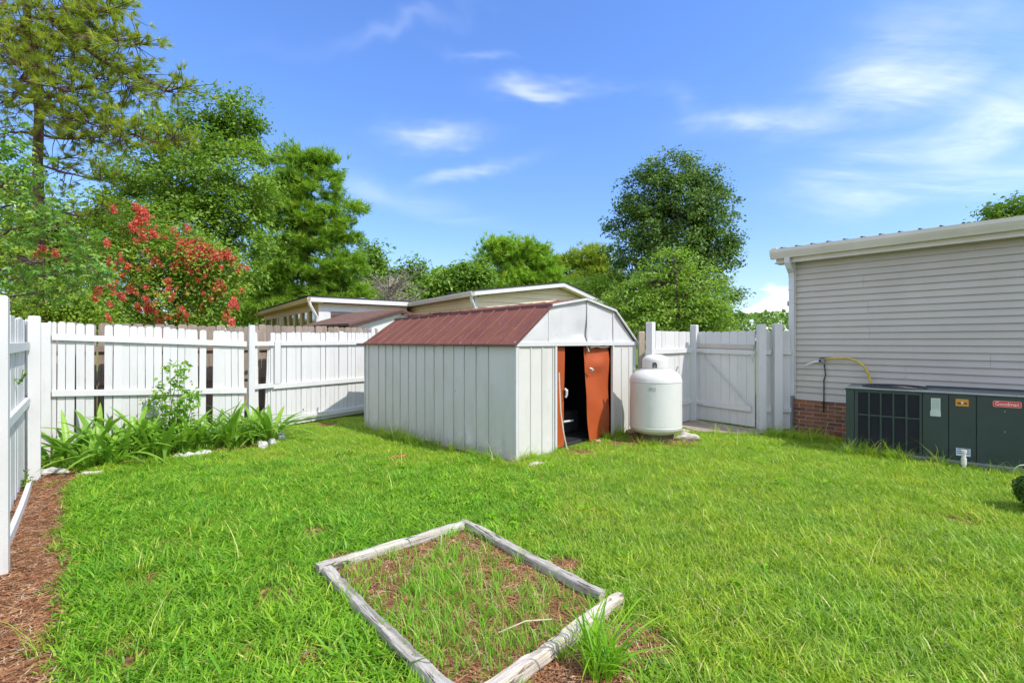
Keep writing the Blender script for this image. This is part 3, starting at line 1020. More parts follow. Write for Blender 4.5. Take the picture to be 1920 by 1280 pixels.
# ------------------------------------------------------------------ shed
def shed():
    root = empty('garden_shed', (SA[0], SA[1], 0), R(47))
    tag(root, 'white metal barn-roofed shed with red-brown roof and orange sliding doors', 'shed')
    # local: x along the front (0..SW), y to the back (0..SL), z up
    ZE = 1.50; XB, ZB = 0.68, 2.02; XP, ZP = SW / 2, 2.155
    sag = lambda y: -0.08 * (y / SL) ** 1.3

    def wallpanel(p0, p1, z1=ZE, rib=0.014, dents=0.0, seed=0, name='wall_panel', m='shed_wall', outw=(0, -1), z0=0.0):
        """pan panel with one raised edge; p0->p1 in plan, outward normal outw"""
        L = math.hypot(p1[0] - p0[0], p1[1] - p0[1])
        ex, ey = (p1[0] - p0[0]) / L, (p1[1] - p0[1]) / L
        rw = min(0.022, L * 0.2)
        g_ = 0.007 if rib else 0.0
        xs = [0, rw * 0.25, rw, rw + .001, rw + .001 + g_, rw + .003 + g_]
        k = max(2, int(L / 0.08))
        x1_ = xs[-1]
        xs += [x1_ + (L - x1_) * (i + 1) / k for i in range(k)]
        off = [0.0, rib, rib, -1.6 * rib, -1.6 * rib, 0.0] + [0.0] * k
        zs = np.linspace(z0, z1, 13)
        r = np.random.default_rng(seed)
        b = MB()
        vv = []
        for j, z in enumerate(zs):
            for i, x in enumerate(xs):
                o = off[i]
                if dents and 5 < i < len(xs) - 1:
                    wgt = math.exp(-((z - 0.10) / 0.16) ** 2) * 1.6 + 0.18
                    o += dents * (float(vnoise(x * 6 + seed * 3.1, z * 5.0 + seed, 1.0)) - 0.5) * wgt
                zz = z
                if j == 0:
                    zz += 0.03 * (float(vnoise(x * 3 + seed, seed * 1.7, 1.0)) - 0.4)
                vv.append((p0[0] + ex * x + outw[0] * o, p0[1] + ey * x + outw[1] * o, zz))
        n = len(xs)
        ff = []
        for j in range(len(zs) - 1):
            for i in range(n - 1):
                a = j * n + i
                ff.append((a, a + 1, a + n + 1, a + n))
        b.add(vv, ff)
        return b.build(name, M[m], root)

    scr = MB().lathe([(0.001, 0.004), (0.005, 0.003), (0.006, 0.0)], 8).mesh('screw', M['metal_steel'])
    # left (visible) side, seams read off along the wall
    px = [1010, 947, 833, 757, 685, 620, 558, 500, 443, 390, 343, 292, 247, 203, 160, 100, 75]
    ts = [0.0]
    for q in px[1:]:
        ts.append(line_t(660 + q / 3.283, SA, V))
    ts[-1] = SL
    for i, (a, b) in enumerate(zip(ts[:-1], ts[1:])):
        pn = wallpanel((0, b), (0, a), dents=0.045, seed=i + 1, outw=(-1, 0), rib=0.012 if i else 0.0)
        for z in (0.12, 0.75, 1.40):
            place('screw', scr, pn, (-0.013, b - .011, z + .02 * math.sin(i)), (0, R(-90), 0))
    n = 12
    for i in range(n):     # right side
        wallpanel((SW, SL * i / n), (SW, SL * (i + 1) / n), dents=0.02, seed=40 + i, outw=(1, 0))
    for i in range(10):    # back
        wallpanel((SW - SW * i / 10, SL), (SW - SW * (i + 1) / 10, SL), dents=0.02, seed=60 + i, outw=(0, 1))
    # front
    DX0, DX1 = 0.828, 2.278
    fx = [0.03] + [line_t(660 + q / 3.283, SA, U) for q in (1095, 1165, 1232)] + [DX0 - 0.045]
    for i, (a, b) in enumerate(zip(fx[:-1], fx[1:])):
        wallpanel((a, 0), (b, 0), dents=0.015, seed=80 + i, outw=(0, -1))
    fx = [DX1 + 0.04] + [line_t(660 + q / 3.283, SA, U) for q in (1655, 1700)] + [SW - 0.03]
    for i, (a, b) in enumerate(zip(fx[:-1], fx[1:])):
        wallpanel((a, 0), (b, 0), dents=0.015, seed=90 + i, outw=(0, -1))
    # corner trims and door jambs
    for x0, x1, y0, y1 in ((-0.014, 0.032, -0.016, 0.03), (SW - 0.032, SW + 0.014, -0.016, 0.03), (-0.006, 0.02, SL - 0.02, SL + 0.006), (SW - 0.02, SW + 0.006, SL - 0.02, SL + 0.006)):
        MB().box(x0, x1, y0, y1, 0.0, ZE).build('corner_trim', M['shed_gable'], root, bevel=.004)
    for x0, x1 in ((DX0 - 0.045, DX0 - 0.002), (DX1 + 0.004, DX1 + 0.04)):
        MB().box(x0, x1, -0.022, 0.02, 0.0, ZE - .03).build('door_jamb', M['shed_gable'], root, bevel=.003)
    MB().box(-0.016, SW + 0.016, -0.030, 0.02, ZE - 0.035, ZE + 0.028).build('header', M['shed_gable'], root, bevel=.004)
    MB().box(0.02, SW - .02, 0.10, SL - .02, 0.01, 0.05).build('floor_frame', M['dark_inside'], root)

    lin = MB()  # near-black shell added inside; the doorway's shade is put into its colour
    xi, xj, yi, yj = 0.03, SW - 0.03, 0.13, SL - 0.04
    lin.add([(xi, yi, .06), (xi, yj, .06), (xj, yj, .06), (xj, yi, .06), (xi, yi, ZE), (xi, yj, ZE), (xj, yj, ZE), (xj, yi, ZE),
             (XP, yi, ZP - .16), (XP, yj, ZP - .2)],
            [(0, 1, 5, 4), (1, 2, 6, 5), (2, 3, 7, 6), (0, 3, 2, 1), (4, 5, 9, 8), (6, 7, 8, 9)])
    lin.build('interior_shade', M['shade_shell'], root)
    # gables: bent sheet pieces following the roof profile
    def ztop(x):
        q = min(x, SW - x)
        return ZE + (ZB - ZE) * q / XB if q < XB else ZB + (ZP - ZB) * (q - XB) / (XP - XB)

    cuts = [0.0, line_t(660 + 1205 / 3.283, SA, U), line_t(660 + 1443 / 3.283, SA, U), 2.30, SW]
    for gi, yy in ((0, -0.012), (1, SL + .004)):
        for i, (a, b) in enumerate(zip(cuts[:-1], cuts[1:])):
            def fn(u, w, a=a, b=b, i=i):
                x = a + (b - a) * u
                z0 = ZE + 0.02
                zt = max(ztop(x) - 0.005 + (sag(SL) if gi else 0), z0 + .001)
                z = z0 + (zt - z0) * w
                dd = 0.0
                if gi == 0:
                    dd = 0.030 * (float(vnoise(x * 2.3 + 4, z * 3.0, 1.0)) - 0.5)
                    dd += 0.055 * math.exp(-((x - 1.42) / 0.17) ** 2 - ((z - 1.62) / 0.20) ** 2)
                    dd *= min(1, (1 - w) * 4) * min(1, w * 8)
                    dd += 0.006 * (i % 2)
                return (x, yy + dd, z)
            b_ = MB(); b_.grid(16, 14, fn)
            b_.build('gable_panel', M['shed_gable'], root, smooth=True)
    for x in cuts[1:-1]:
        MB().box(x - .012, x + .012, -0.024, -0.0125, ZE + .03, ztop(x) - .03).build('gable_seam', M['shed_gable'], root)

    # roof: two steep lower slopes and two flat upper slopes, standing ribs
    def slope(xa, za, xb, zb, npan, side, name='roof_panel'):
        ya, yb = -0.035, SL + 0.05
        for i in range(npan):
            y0 = ya + (yb - ya) * i / npan; y1 = ya + (yb - ya) * (i + 1) / npan
            def fn(u, w, y0=y0, y1=y1):
                y = y0 + (y1 - y0) * u
                x = xa + (xb - xa) * w; z = za + (zb - za) * w + sag(max(y, 0)) * (0.25 + 0.75 * w)
                z += 0.012 * (float(vnoise(y * 3 + xa, w * 4.0, 1.0)) - 0.5)
                return (x, y, z)
            p = MB(); p.grid(4, 6, fn)
            o = p.build(name, M['shed_roof'], root, smooth=True)
            # raised rib on the seam
            nv = Vector((-(zb - za), 0, xb - xa)).normalized()
            if nv.z < 0: nv = -nv
            r_ = MB()
            q = []
            for w in (0.0, 0.5, 1.0):
                c = Vector(fn(0.0, w))
                q.append(c)
            for c0, c1 in zip(q[:-1], q[1:]):
                dy = Vector((0, 0.009, 0))
                r_.add([c0 - dy * 1.6, c0 + dy * 1.6, c0 + dy + nv * .017, c0 - dy + nv * .017, c1 - dy * 1.6, c1 + dy * 1.6, c1 + dy + nv * .017, c1 - dy + nv * .017],
                       [(0, 3, 7, 4), (3, 2, 6, 7), (2, 1, 5, 6), (0, 1, 2, 3), (4, 7, 6, 5)])
            rb = r_.build('rib', M['shed_roof'], root)
            rb.parent = o

    slope(-0.055, ZE - 0.01, XB, ZB, 14, -1)
    slope(SW + 0.055, ZE - 0.01, SW - XB, ZB, 14, 1)
    slope(XB - .01, ZB + .004, XP, ZP, 14, -1)
    slope(SW - XB + .01, ZB + .004, XP, ZP, 14, 1)
    # roof edge trims
    MB().box(-0.075, -0.045, -0.05, SL + 0.16, ZE - 0.032, ZE - 0.004).build('eave_trim', M['shed_roof_trim'], root, bevel=.003)
    MB().box(SW + 0.045, SW + 0.075, -0.05, SL + 0.06, ZE - 0.032, ZE - 0.004).build('eave_trim', M['shed_gable'], root, bevel=.003)
    for (xa, za, xb, zb, mm) in ((-0.06, ZE - .012, XB, ZB, 'shed_roof_trim'), (SW + .06, ZE - .012, SW - XB, ZB, 'shed_gable'),
                                 (XB, ZB + .004, XP, ZP + .004, 'shed_gable'), (SW - XB, ZB + .004, XP, ZP + .004, 'shed_gable')):
        MB().bar(xa, za, xb, zb, -0.055, -0.028, 0.03).build('rake_trim', M[mm], root)
    b = MB()
    for i in range(12):
        y0, y1 = -0.05 + (SL + .1) * i / 12, -0.05 + (SL + .1) * (i + 1) / 12
        z0, z1 = ZB + 0.012 + sag(max(y0, 0)), ZB + 0.012 + sag(max(y1, 0))
        b.add([(XB - .035, y0, z0 - .03), (XB - .03, y0, z0 + .012), (XB + .05, y0, z0 + .022), (XB - .035, y1, z1 - .03), (XB - .03, y1, z1 + .012), (XB + .05, y1, z1 + .022)],
              [(0, 1, 4, 3), (1, 2, 5, 4)])
    b.build('break_trim', M['shed_roof_trim'], root)

    # sliding doors
    def door(x0, x1, y, fn_off, label=None):
        b_ = MB()
        b_.grid(14, 26, lambda u, w: (x0 + (x1 - x0) * u, y + fn_off(u, w), 0.035 + (ZE - .085) * w))
        o = b_.build('door', M['door'], root, smooth=True)
        return o
    dl = door(DX0 - 0.45, 1.072, 0.045, lambda u, w: 0.01 * math.sin(w * 5))

    def off(u, w):
        o = 0.0
        o -= 0.055 * max(0, 1 - abs(w - 0.80) / 0.10) * math.sin(min(1, u * 1.2) * math.pi) ** 1
        o += 0.05 * max(0, (w - 0.86) / 0.14) * (1 - abs(u - .5))
        o -= 0.15 * max(0, (0.62 - w)) ** 1.2 * (1 - u) ** 1.0
        o += 0.012 * math.sin(w * 9 + u * 3)
        return o
    dr = door(1.602, 2.272, 0.050, off)
    # torn pale edging and handles
    def scrap(parent, pts, name='handle', m='white_trim'):
        b_ = MB(); b_.tube(pts, [0.012 + 0.012 * random.random() for _ in pts], 6)
        b_.build(name, M[m], parent)
    scrap(dl, [(1.05, 0.02, 0.86), (1.075, 0.005, 0.83), (1.082, 0.01, 0.77), (1.07, 0.02, 0.73)])
    scrap(dr, [(1.615, -0.02, 1.13), (1.65, -0.035, 1.12), (1.69, -0.03, 1.10), (1.66, -0.03, 1.085)])
    scrap(dr, [(1.62, 0.03, 1.46), (1.64, 0.02, 1.41), (1.66, 0.03, 1.38)], 'torn_edging')
    scrap(dr, [(1.70, 0.02, 1.445), (1.85, 0.01, 1.462), (2.02, 0.02, 1.438), (2.22, 0.03, 1.452)], 'torn_edging')
    # pale strip hanging off the left jamb
    s = MB()
    pts = [(0.845, -0.03, 1.10), (0.853, -0.036, 0.85), (0.865, -0.045, 0.55), (0.905, -0.065, 0.25), (0.965, -0.08, 0.02)]
    for a, c in zip(pts[:-1], pts[1:]):
        s.add([(a[0], a[1], a[2]), (a[0] + .015, a[1] - .008, a[2]), (c[0] + .015, c[1] - .008, c[2]), (c[0], c[1], c[2]),
               (a[0], a[1] + .008, a[2]), (a[0] + .015, a[1], a[2]), (c[0] + .015, c[1], c[2]), (c[0], c[1] + .008, c[2])],
              [(0, 1, 2, 3), (4, 7, 6, 5), (0, 3, 7, 4), (1, 5, 6, 2)])
    tag(s.build('wooden_strip', M['pale_wood']), 'thin pale wooden strip leaning against the left shed door', 'wood strip')
    bpy.data.objects['wooden_strip'].matrix_world = Matrix.Translation((SA[0], SA[1], 0)) @ Matrix.Rotation(R(47), 4, 'Z')
    Mx = Matrix.Translation((SA[0], SA[1], 0)) @ Matrix.Rotation(R(47), 4, 'Z')
    # clutter on the shed floor, just inside
    for k, (pts, rr, nm, lb, mm) in enumerate([
        ([(1.06, 0.20, 0.36), (1.3, 0.24, 0.33), (1.66, 0.32, 0.30)], 0.016, 'pole', 'pale pole lying across the dark inside of the shed', 'white_trim'),
    ]):
        b_ = MB(); b_.tube(pts, rr, 6)
        o = b_.build(nm, M[mm]); o.matrix_world = Mx
        tag(o, lb, 'pole')
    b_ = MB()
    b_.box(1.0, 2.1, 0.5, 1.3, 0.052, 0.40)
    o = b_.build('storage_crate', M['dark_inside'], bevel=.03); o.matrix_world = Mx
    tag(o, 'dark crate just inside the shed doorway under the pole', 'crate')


shed()

# ------------------------------------------------------------------ propane tank
def tank():
    x, y = TANK
    root = empty('propane_tank', (x, y, 0), R(-60))
    tag(root, 'upright white gas tank with domed cap standing by the shed doors', 'gas tank')
    r = 0.388
    prof = []
    z0, zb, zt = 0.10, 0.235, 0.935
    for i in range(13):
        a = math.pi / 2 * i / 12
        prof.append((0.001 + r * math.sin(a), z0 + (zb - z0) * (1 - math.cos(a))))
    prof += [(r, 0.30), (r, 0.60), (r, zt - .02)]
    for i in range(13):
        a = math.pi / 2 * i / 12
        prof.append((max(r * math.cos(a) ** 0.86, .001), zt + 0.205 * math.sin(a) ** 1.05))
    MB().lathe(prof, 64).build('body', M['tank'], root, smooth=True)
    for z in (0.245, 0.925):
        MB().lathe([(r - .004, z - .012), (r + .0045, z - .005), (r + .0045, z + .005), (r - .004, z + .012)], 64).build('weld_seam', M['tank'], root, smooth=True)
    rc = 0.195
    cap = [(rc - .012, 1.115), (rc, 1.12), (rc, 1.14)]
    for i in range(11):
        a = math.pi / 2 * i / 10
        cap.append((max(rc * math.cos(a) ** .7, .001), 1.235 + 0.095 * math.sin(a)))
    c = MB().lathe(cap, 48).build('cap', M['tank'], root, smooth=True)
    # arched access hole in the cap, facing the yard
    b = MB()
    arch = []
    for i in range(9):
        a = math.pi * i / 8
        arch.append((0.034 * math.cos(a), 1.185 + 0.034 * math.sin(a)))
    arch += [(-0.034, 1.135), (0.034, 1.135)]
    b.prism(arch, -rc - 0.003, -rc + 0.02)
    h = b.build('access_hole', M['tank_dark'], c)
    h.rotation_euler = (0, 0, R(40))
    v = MB(); v.box(-.012, .012, -rc - .012, -rc + .0, 1.14, 1.175)
    v.build('valve', M['fitting'], c).rotation_euler = (0, 0, R(40))
    # lifting lugs on the shoulder
    for ang in (R(60), R(240)):
        b = MB()
        b.box(0.245, 0.345, -0.035, 0.035, 1.02, 1.055)
        b.add([(0.30, -0.03, 1.04), (0.315, -0.03, 1.04), (0.355, -0.022, 1.155), (0.34, -0.022, 1.155), (0.30, 0.03, 1.04), (0.315, 0.03, 1.04), (0.355, 0.022, 1.155), (0.34, 0.022, 1.155)],
              [(0, 1, 2, 3), (4, 7, 6, 5), (0, 3, 7, 4), (1, 5, 6, 2), (3, 2, 6, 7)])
        l = b.build('lifting_lug', M['metal_steel'], root, bevel=.003)
        l.rotation_euler = (0, 0, ang)
    dp = MB(); dp.grid(4, 2, lambda u, w: (0.3905 * math.cos(R(-62 + 16 * u)), 0.3905 * math.sin(R(-62 + 16 * u)), .80 + .055 * w))
    dp.build('data_plate', M['metal_steel'], root)
    MB().lathe([(0.25, -0.02), (0.27, -0.02), (0.27, 0.145), (0.25, 0.145), (0.25, -0.02)], 32).build('base_ring', M['tank_dark'], root)


tank()


def stone(name, loc, size, m, seed, label, cat='stone', group=None, rz=0.0):
    bm = bmesh.new()
    bmesh.ops.create_icosphere(bm, subdivisions=3, radius=1.0)
    r = np.random.default_rng(seed)
    o = r.random(3) * 50
    for v in bm.verts:
        p = v.co
        n = float(vnoise(p.x * 1.3 + o[0], p.y * 1.3 + p.z * 1.1 + o[1], 1.0)) - 0.5
        n2 = float(vnoise(p.x * 3.3 + o[1], p.z * 3.1 + p.y * 2 + o[2], 1.0)) - 0.5
        k = 1 + 0.75 * n + 0.38 * n2
        v.co = Vector((p.x * k * size[0], p.y * k * size[1], p.z * k * size[2]))
    me = bpy.data.meshes.new(name)
    bm.to_mesh(me); bm.free()
    smooth_by_angle(me, 35)
    me.materials.append(M[m])
    ob = place(name, me, None, loc, (0, 0, rz))
    return tag(ob, label, cat, group)


def gp(px, py, z=0.0):
    Y = F * (H - z) / (py - 640.0)
    return ((px - 960) / F * Y, Y, z)


stone('edging_stone', gp(104, 884, 0.03), (0.17, 0.08, 0.045), 'stone_white', 1, 'long flat white stone at the foot of the corner fence post', group='bed edging stones', rz=R(-5))
stone('edging_stone', gp(170, 888, 0.015), (0.14, 0.07, 0.04), 'stone_tan', 2, 'half-buried tan edging stone at the left front of the planting bed', group='bed edging stones', rz=R(10))
stone('edging_stone', gp(335, 857, 0.012), (0.085, 0.06, 0.045), 'stone_white', 3, 'leftmost of three touching white stones mid-way along the bed edge', group='bed edging stones')
stone('edging_stone', gp(356, 855, 0.012), (0.09, 0.06, 0.05), 'stone_white', 4, 'middle of three touching white stones mid-way along the bed edge', group='bed edging stones', rz=1)
stone('edging_stone', gp(378, 851, 0.015), (0.10, 0.06, 0.05), 'stone_white', 5, 'rightmost of three touching white stones mid-way along the bed edge', group='bed edging stones', rz=.5)
stone('edging_stone', gp(492, 836, 0.03), (0.075, 0.06, 0.075), 'stone_white', 6, 'round pale stone standing alone at the right end of the bed', group='bed edging stones')
stone('edging_stone', gp(510, 829, 0.03), (0.08, 0.06, 0.06), 'stone_white', 7, 'white stone just right of the round one at the bed corner', group='bed edging stones', rz=2)
stone('edging_stone', gp(526, 821, 0.03), (0.06, 0.07, 0.085), 'stone_white', 8, 'pointed white stone last in the bed edge, nearest the fence panel', group='bed edging stones', rz=3)
stone('rubble_stone', gp(1182, 812, 0.04), (0.09, 0.09, 0.07), 'rubble', 9, 'reddish rubble lump beneath the left side of the gas tank')
stone('rubble_stone', gp(1284, 822, 0.03), (0.17, 0.12, 0.085), 'stone_tan', 10, 'broad tan rock beside the right foot of the gas tank')
stone('rubble_stone', gp(1282, 808, 0.02), (0.14, 0.08, 0.04), 'stone_tan', 11, 'flat pale rock behind the tan rock by the gas tank', rz=.4)
stone('rubble_stone', gp(1122, 829, 0.02), (0.06, 0.05, 0.04), 'rubble', 12, 'small pinkish stone at the foot of the right shed door')
stone('rubble_stone', gp(1005, 872, 0.01), (0.16, 0.06, 0.035), 'stone_tan', 13, 'flat tan stone in the grass below the near shed corner', rz=.6)
stone('ant_mound', gp(748, 858, 0.0), (0.15, 0.10, 0.05), 'rubble', 15, 'small mound of orange-red earth in the lawn left of the shed', 'earth mound', rz=.7)
M['rubble2'] = m_plain('orange_earth', (0.46, 0.15, 0.06), 0.95, var=0.3, scale=30, bump=0.6)
bpy.data.objects['ant_mound'].data.materials[0] = M['rubble2']

# ------------------------------------------------------------------ house at the right
def house():
    root = empty('house', (HW0[0], HW0[1], 0), math.atan2(HWd[1], HWd[0]))
    tag(root, 'house with grey lap siding, brick base and white gutter along the right of the yard', 'house')
    LN = 11.0; DP = 8.0
    # local: x along the wall, -y towards the yard, z up
    ZS, ZT = 0.57, 2.98
    # core walls behind the cladding
    MB().box(0.02, LN, 0.02, DP, 0.0, ZT).build('wall_core', M['mortar'], root)
    # lap siding courses
    nC = 24; hc = (ZT - ZS) / nC
    r = random.Random(4)
    for i in range(nC):
        z0 = ZS + i * hc
        # each course with its own joint
        js = [0.06]
        pr_ = i // 2
        j = {9: 1.02, 7: 1.08, 5: 1.10, 3: 2.45, 11: 2.30, 2: 1.55}.get(pr_, 4.2 + (pr_ * 1.37) % 3.0)
        while j < LN - 0.4:
            js.append(j); j += 3.66
        js.append(LN)
        for a, b in zip(js[:-1], js[1:]):
            k = MB()
            y_t, y_b = 0.012, -0.013
            b = b - (0.002 if b < LN else 0)
            k.add([(a, y_b, z0), (b, y_b, z0), (b, y_t, z0 + hc + .004), (a, y_t, z0 + hc + .004), (a, 0.018, z0), (b, 0.018, z0)],
                  [(0, 1, 2, 3), (0, 4, 5, 1), (0, 3, 4), (1, 5, 2)])
            k.build('siding_board', M['siding'], root)
    MB().box(-0.02, 0.058, -0.024, 0.06, ZS - .01, ZT).build('corner_board', M['downspout'], root, bevel=.004)
    MB().box(-0.02, 0.02, 0.062, DP, ZS, ZT).build('end_wall', M['siding'], root)
    MB().box(0.06, LN, -0.016, 0.016, ZS - .028, ZS - .002).build('starter_strip', M['downspout'], root)
    # brick base: bricks as pieces, recessed mortar behind
    bl, bh, mj = 0.203, 0.057, 0.0105
    base_me = MB().box(-bl / 2, bl / 2, -0.006, 0.03, -bh / 2, bh / 2).mesh('brick', M['brick'], bevel=.003)
    half_me = MB().box(-bl / 4 + .003, bl / 4 - .003, -0.006, 0.03, -bh / 2, bh / 2).mesh('brick', M['brick'], bevel=.003)
    MB().box(0.0, LN, 0.0, 0.03, -0.1, ZS - .03).build('mortar', M['mortar'], root)
    for row in range(9):
        z = ZS - 0.032 - bh / 2 - row * (bh + mj)
        x = 0.0
        if row % 2 == 1:
            place('brick', half_me, root, (bl / 4, -0.004, z)); x = bl / 2 + mj
        while x < 4.4:
            place('brick', base_me, root, (x + bl / 2, -0.004 + r.uniform(-.002, .002), z + r.uniform(-.0015, .0015)))
            x += bl + mj
    MB().box(-0.012, 0.0, -0.012, 0.05, 0.0, ZS - .03).build('base_corner', M['downspout'], root)
    # eave: soffit, fascia, gutter
    e = 0.30
    MB().box(-0.235, LN, -0.165, 0.10, 2.885, 2.90).build('soffit', M['gutter'], root)
    f = MB()
    f.prism([(-0.172, 2.878), (-0.150, 2.878), (-0.150, 3.06), (-0.172, 3.06)], -0.20, LN, 'x')
    f.prism([(-0.186, 2.876), (-0.1725, 2.876), (-0.1725, 2.905), (-0.180, 2.905)], -0.20, LN, 'x')
    f.build('fascia', M['gutter'], root)
    g = MB()
    g.prism([(-0.175, 2.955), (-0.255, 2.952), (-0.268, 2.985), (-0.285, 3.02), (-0.300, 3.06), (-0.300, 3.115), (-0.290, 3.115), (-0.288, 3.06), (-0.262, 2.97), (-0.175, 2.965)], -0.235, LN, 'x')
    g.build('gutter', M['gutter'], root)
    MB().prism([(-0.175, 2.955), (-0.255, 2.952), (-0.285, 3.02), (-0.300, 3.06), (-0.300, 3.112), (-0.175, 3.112)], -0.262, -0.2355, 'x').build('gutter_end_cap', M['downspout'], root)
    # metal roof with ribs
    rf = MB()
    sl = 0.11
    yb = DP / 2
    rf.add([(-0.21, -0.27, 3.118), (LN, -0.27, 3.118), (LN, yb, 3.118 + sl * yb), (-0.21, yb, 3.118 + sl * yb), (LN, DP + .3, 3.118), (-0.21, DP + .3, 3.118),
            (-0.21, -0.27, 3.106), (LN, -0.27, 3.106)], [(0, 1, 2, 3), (3, 2, 4, 5), (6, 7, 1, 0)])
    roof = rf.build('roof', M['metal_roof'], root)
    rib = MB()
    for s0, s1, z0, z1 in ((-0.275, yb, 3.114, 3.118 + sl * yb),):
        rib.add([(-.024, s0, z0), (-.009, s0, z0 + .026), (.009, s0, z0 + .026), (.024, s0, z0),
                 (-.024, s1, z1), (-.009, s1, z1 + .026), (.009, s1, z1 + .026), (.024, s1, z1)],
                [(0, 1, 5, 4), (1, 2, 6, 5), (2, 3, 7, 6), (0, 3, 2, 1)])
    rme = rib.mesh('roof_rib', M['metal_roof'])
    x = -0.08
    while x < LN - .1:
        o = place('roof_rib', rme, roof, (x, 0, 0)); x += 0.229
    MB().box(-0.235, -0.16, -0.285, -0.24, 3.112, 3.14).build('roof_corner_flashing', M['gutter'], roof)
    # downspout with elbow at the corner
    d = MB()
    w = 0.036
    pts = [(0.0, -0.225, 2.955), (0.0, -0.22, 2.87), (0.01, -0.155, 2.77), (0.01, -0.075, 2.70), (0.012, -0.055, 2.62), (0.012, -0.055, 0.60)]
    vv = []; ff = []
    for i, p in enumerate(pts):
        vv += [(p[0] - .042, p[1] - w, p[2]), (p[0] + .042, p[1] - w, p[2]), (p[0] + .042, p[1] + w, p[2]), (p[0] - .042, p[1] + w, p[2])]
    for i in range(len(pts) - 1):
        for k in range(4):
            a = i * 4 + k; b = i * 4 + (k + 1) % 4
            ff.append((a, b, b + 4, a + 4))
    ff += [(3, 2, 1, 0), tuple(len(vv) - 4 + k for k in range(4))]
    d.add(vv, ff)
    d.build('downspout', M['downspout'], root)
    MB().box(-0.035, 0.03, -0.1, -0.02, 0.0, 0.598).build('downspout_foot', M['fitting'], root, bevel=.006)
    for z in (2.42, 2.20):
        MB().box(-0.038, 0.062, -0.096, -0.012, z - .012, z + .012).build('downspout_strap', M['downspout'], root)
    # flood light on the far end wall
    b = MB(); b.box(-0.16, -0.02, 0.20, 0.30, 2.16, 2.25); b.tube([(-.10, .25, 2.25), (-.02, .25, 2.30)], .015, 6)
    tag(b.build('flood_light', M['black'], None, bevel=.01), 'small black flood light beyond the house corner beside the downspout', 'light')
    bpy.data.objects['flood_light'].matrix_world = Matrix.Translation((HW0[0], HW0[1], 0)) @ Matrix.Rotation(math.atan2(HWd[1], HWd[0]), 4, 'Z')

    # wall plumbing
    MW = Matrix.Translation((HW0[0], HW0[1], 0)) @ Matrix.Rotation(math.atan2(HWd[1], HWd[0]), 4, 'Z')
    tx = lambda px: line_t(px, HW0, HWd)
    zz = lambda px, py: zat(py, HW0[1] + HWd[1] * tx(px))
    w = empty('outdoor_faucet', MW @ Vector((tx(1546), -0.02, zz(1546, 676))), math.atan2(HWd[1], HWd[0]))
    tag(w, 'grey wall faucet fitting with a short white pipe stub on the siding', 'faucet')
    b = MB(); b.tube([(0, 0.02, 0), (0, -0.05, 0)], .022, 10); b.box(-.028, .028, -.075, -.03, -.035, .035)
    b.build('valve_body', M['fitting'], w, bevel=.006)
    b = MB(); b.box(-.05, .07, -.062, -.045, .037, .05); b.build('lever', M['black'], w)
    x0 = tx(1511) - tx(1546); z0 = zz(1511, 687) - zz(1546, 676)
    b = MB(); b.tube([(-.03, -.05, 0), (x0 * .5, -.055, z0 * .25), (x0 * .8, -.06, z0 * .6), (x0, -.06, z0)], .016, 10)
    b.build('pipe_stub', M['pvc'], w, smooth=True)
    b = MB(); b.tube([(-.06, -.05, 0), (-.028, -.05, 0)], .021, 10); b.build('collar', M['black'], w)
    # yellow hose
    pts = []
    for px, py in ((1550, 673), (1570, 671), (1592, 670.5), (1610, 676), (1623, 686), (1631, 700), (1635, 715), (1636, 730), (1637, 745)):
        pts.append(MW @ Vector((tx(px), -0.09, zz(px, py))))
    b = MB(); b.tube(pts, .018, 10)
    tag(b.build('garden_hose', M['hose_yellow'], smooth=True), 'yellow hose arching from the wall faucet down behind the air conditioner', 'hose')
    pts = []
    for px, py in ((1546.5, 682), (1548, 694), (1549, 702), (1546, 712), (1546, 740), (1545.5, 772)):
        pts.append(MW @ Vector((tx(px), -0.03, zz(px, py))))
    b = MB(); b.tube(pts, .009, 8)
    tag(b.build('black_cable', M['black'], smooth=True), 'thin black cable hanging from the faucet down over the bricks', 'cable')


house()

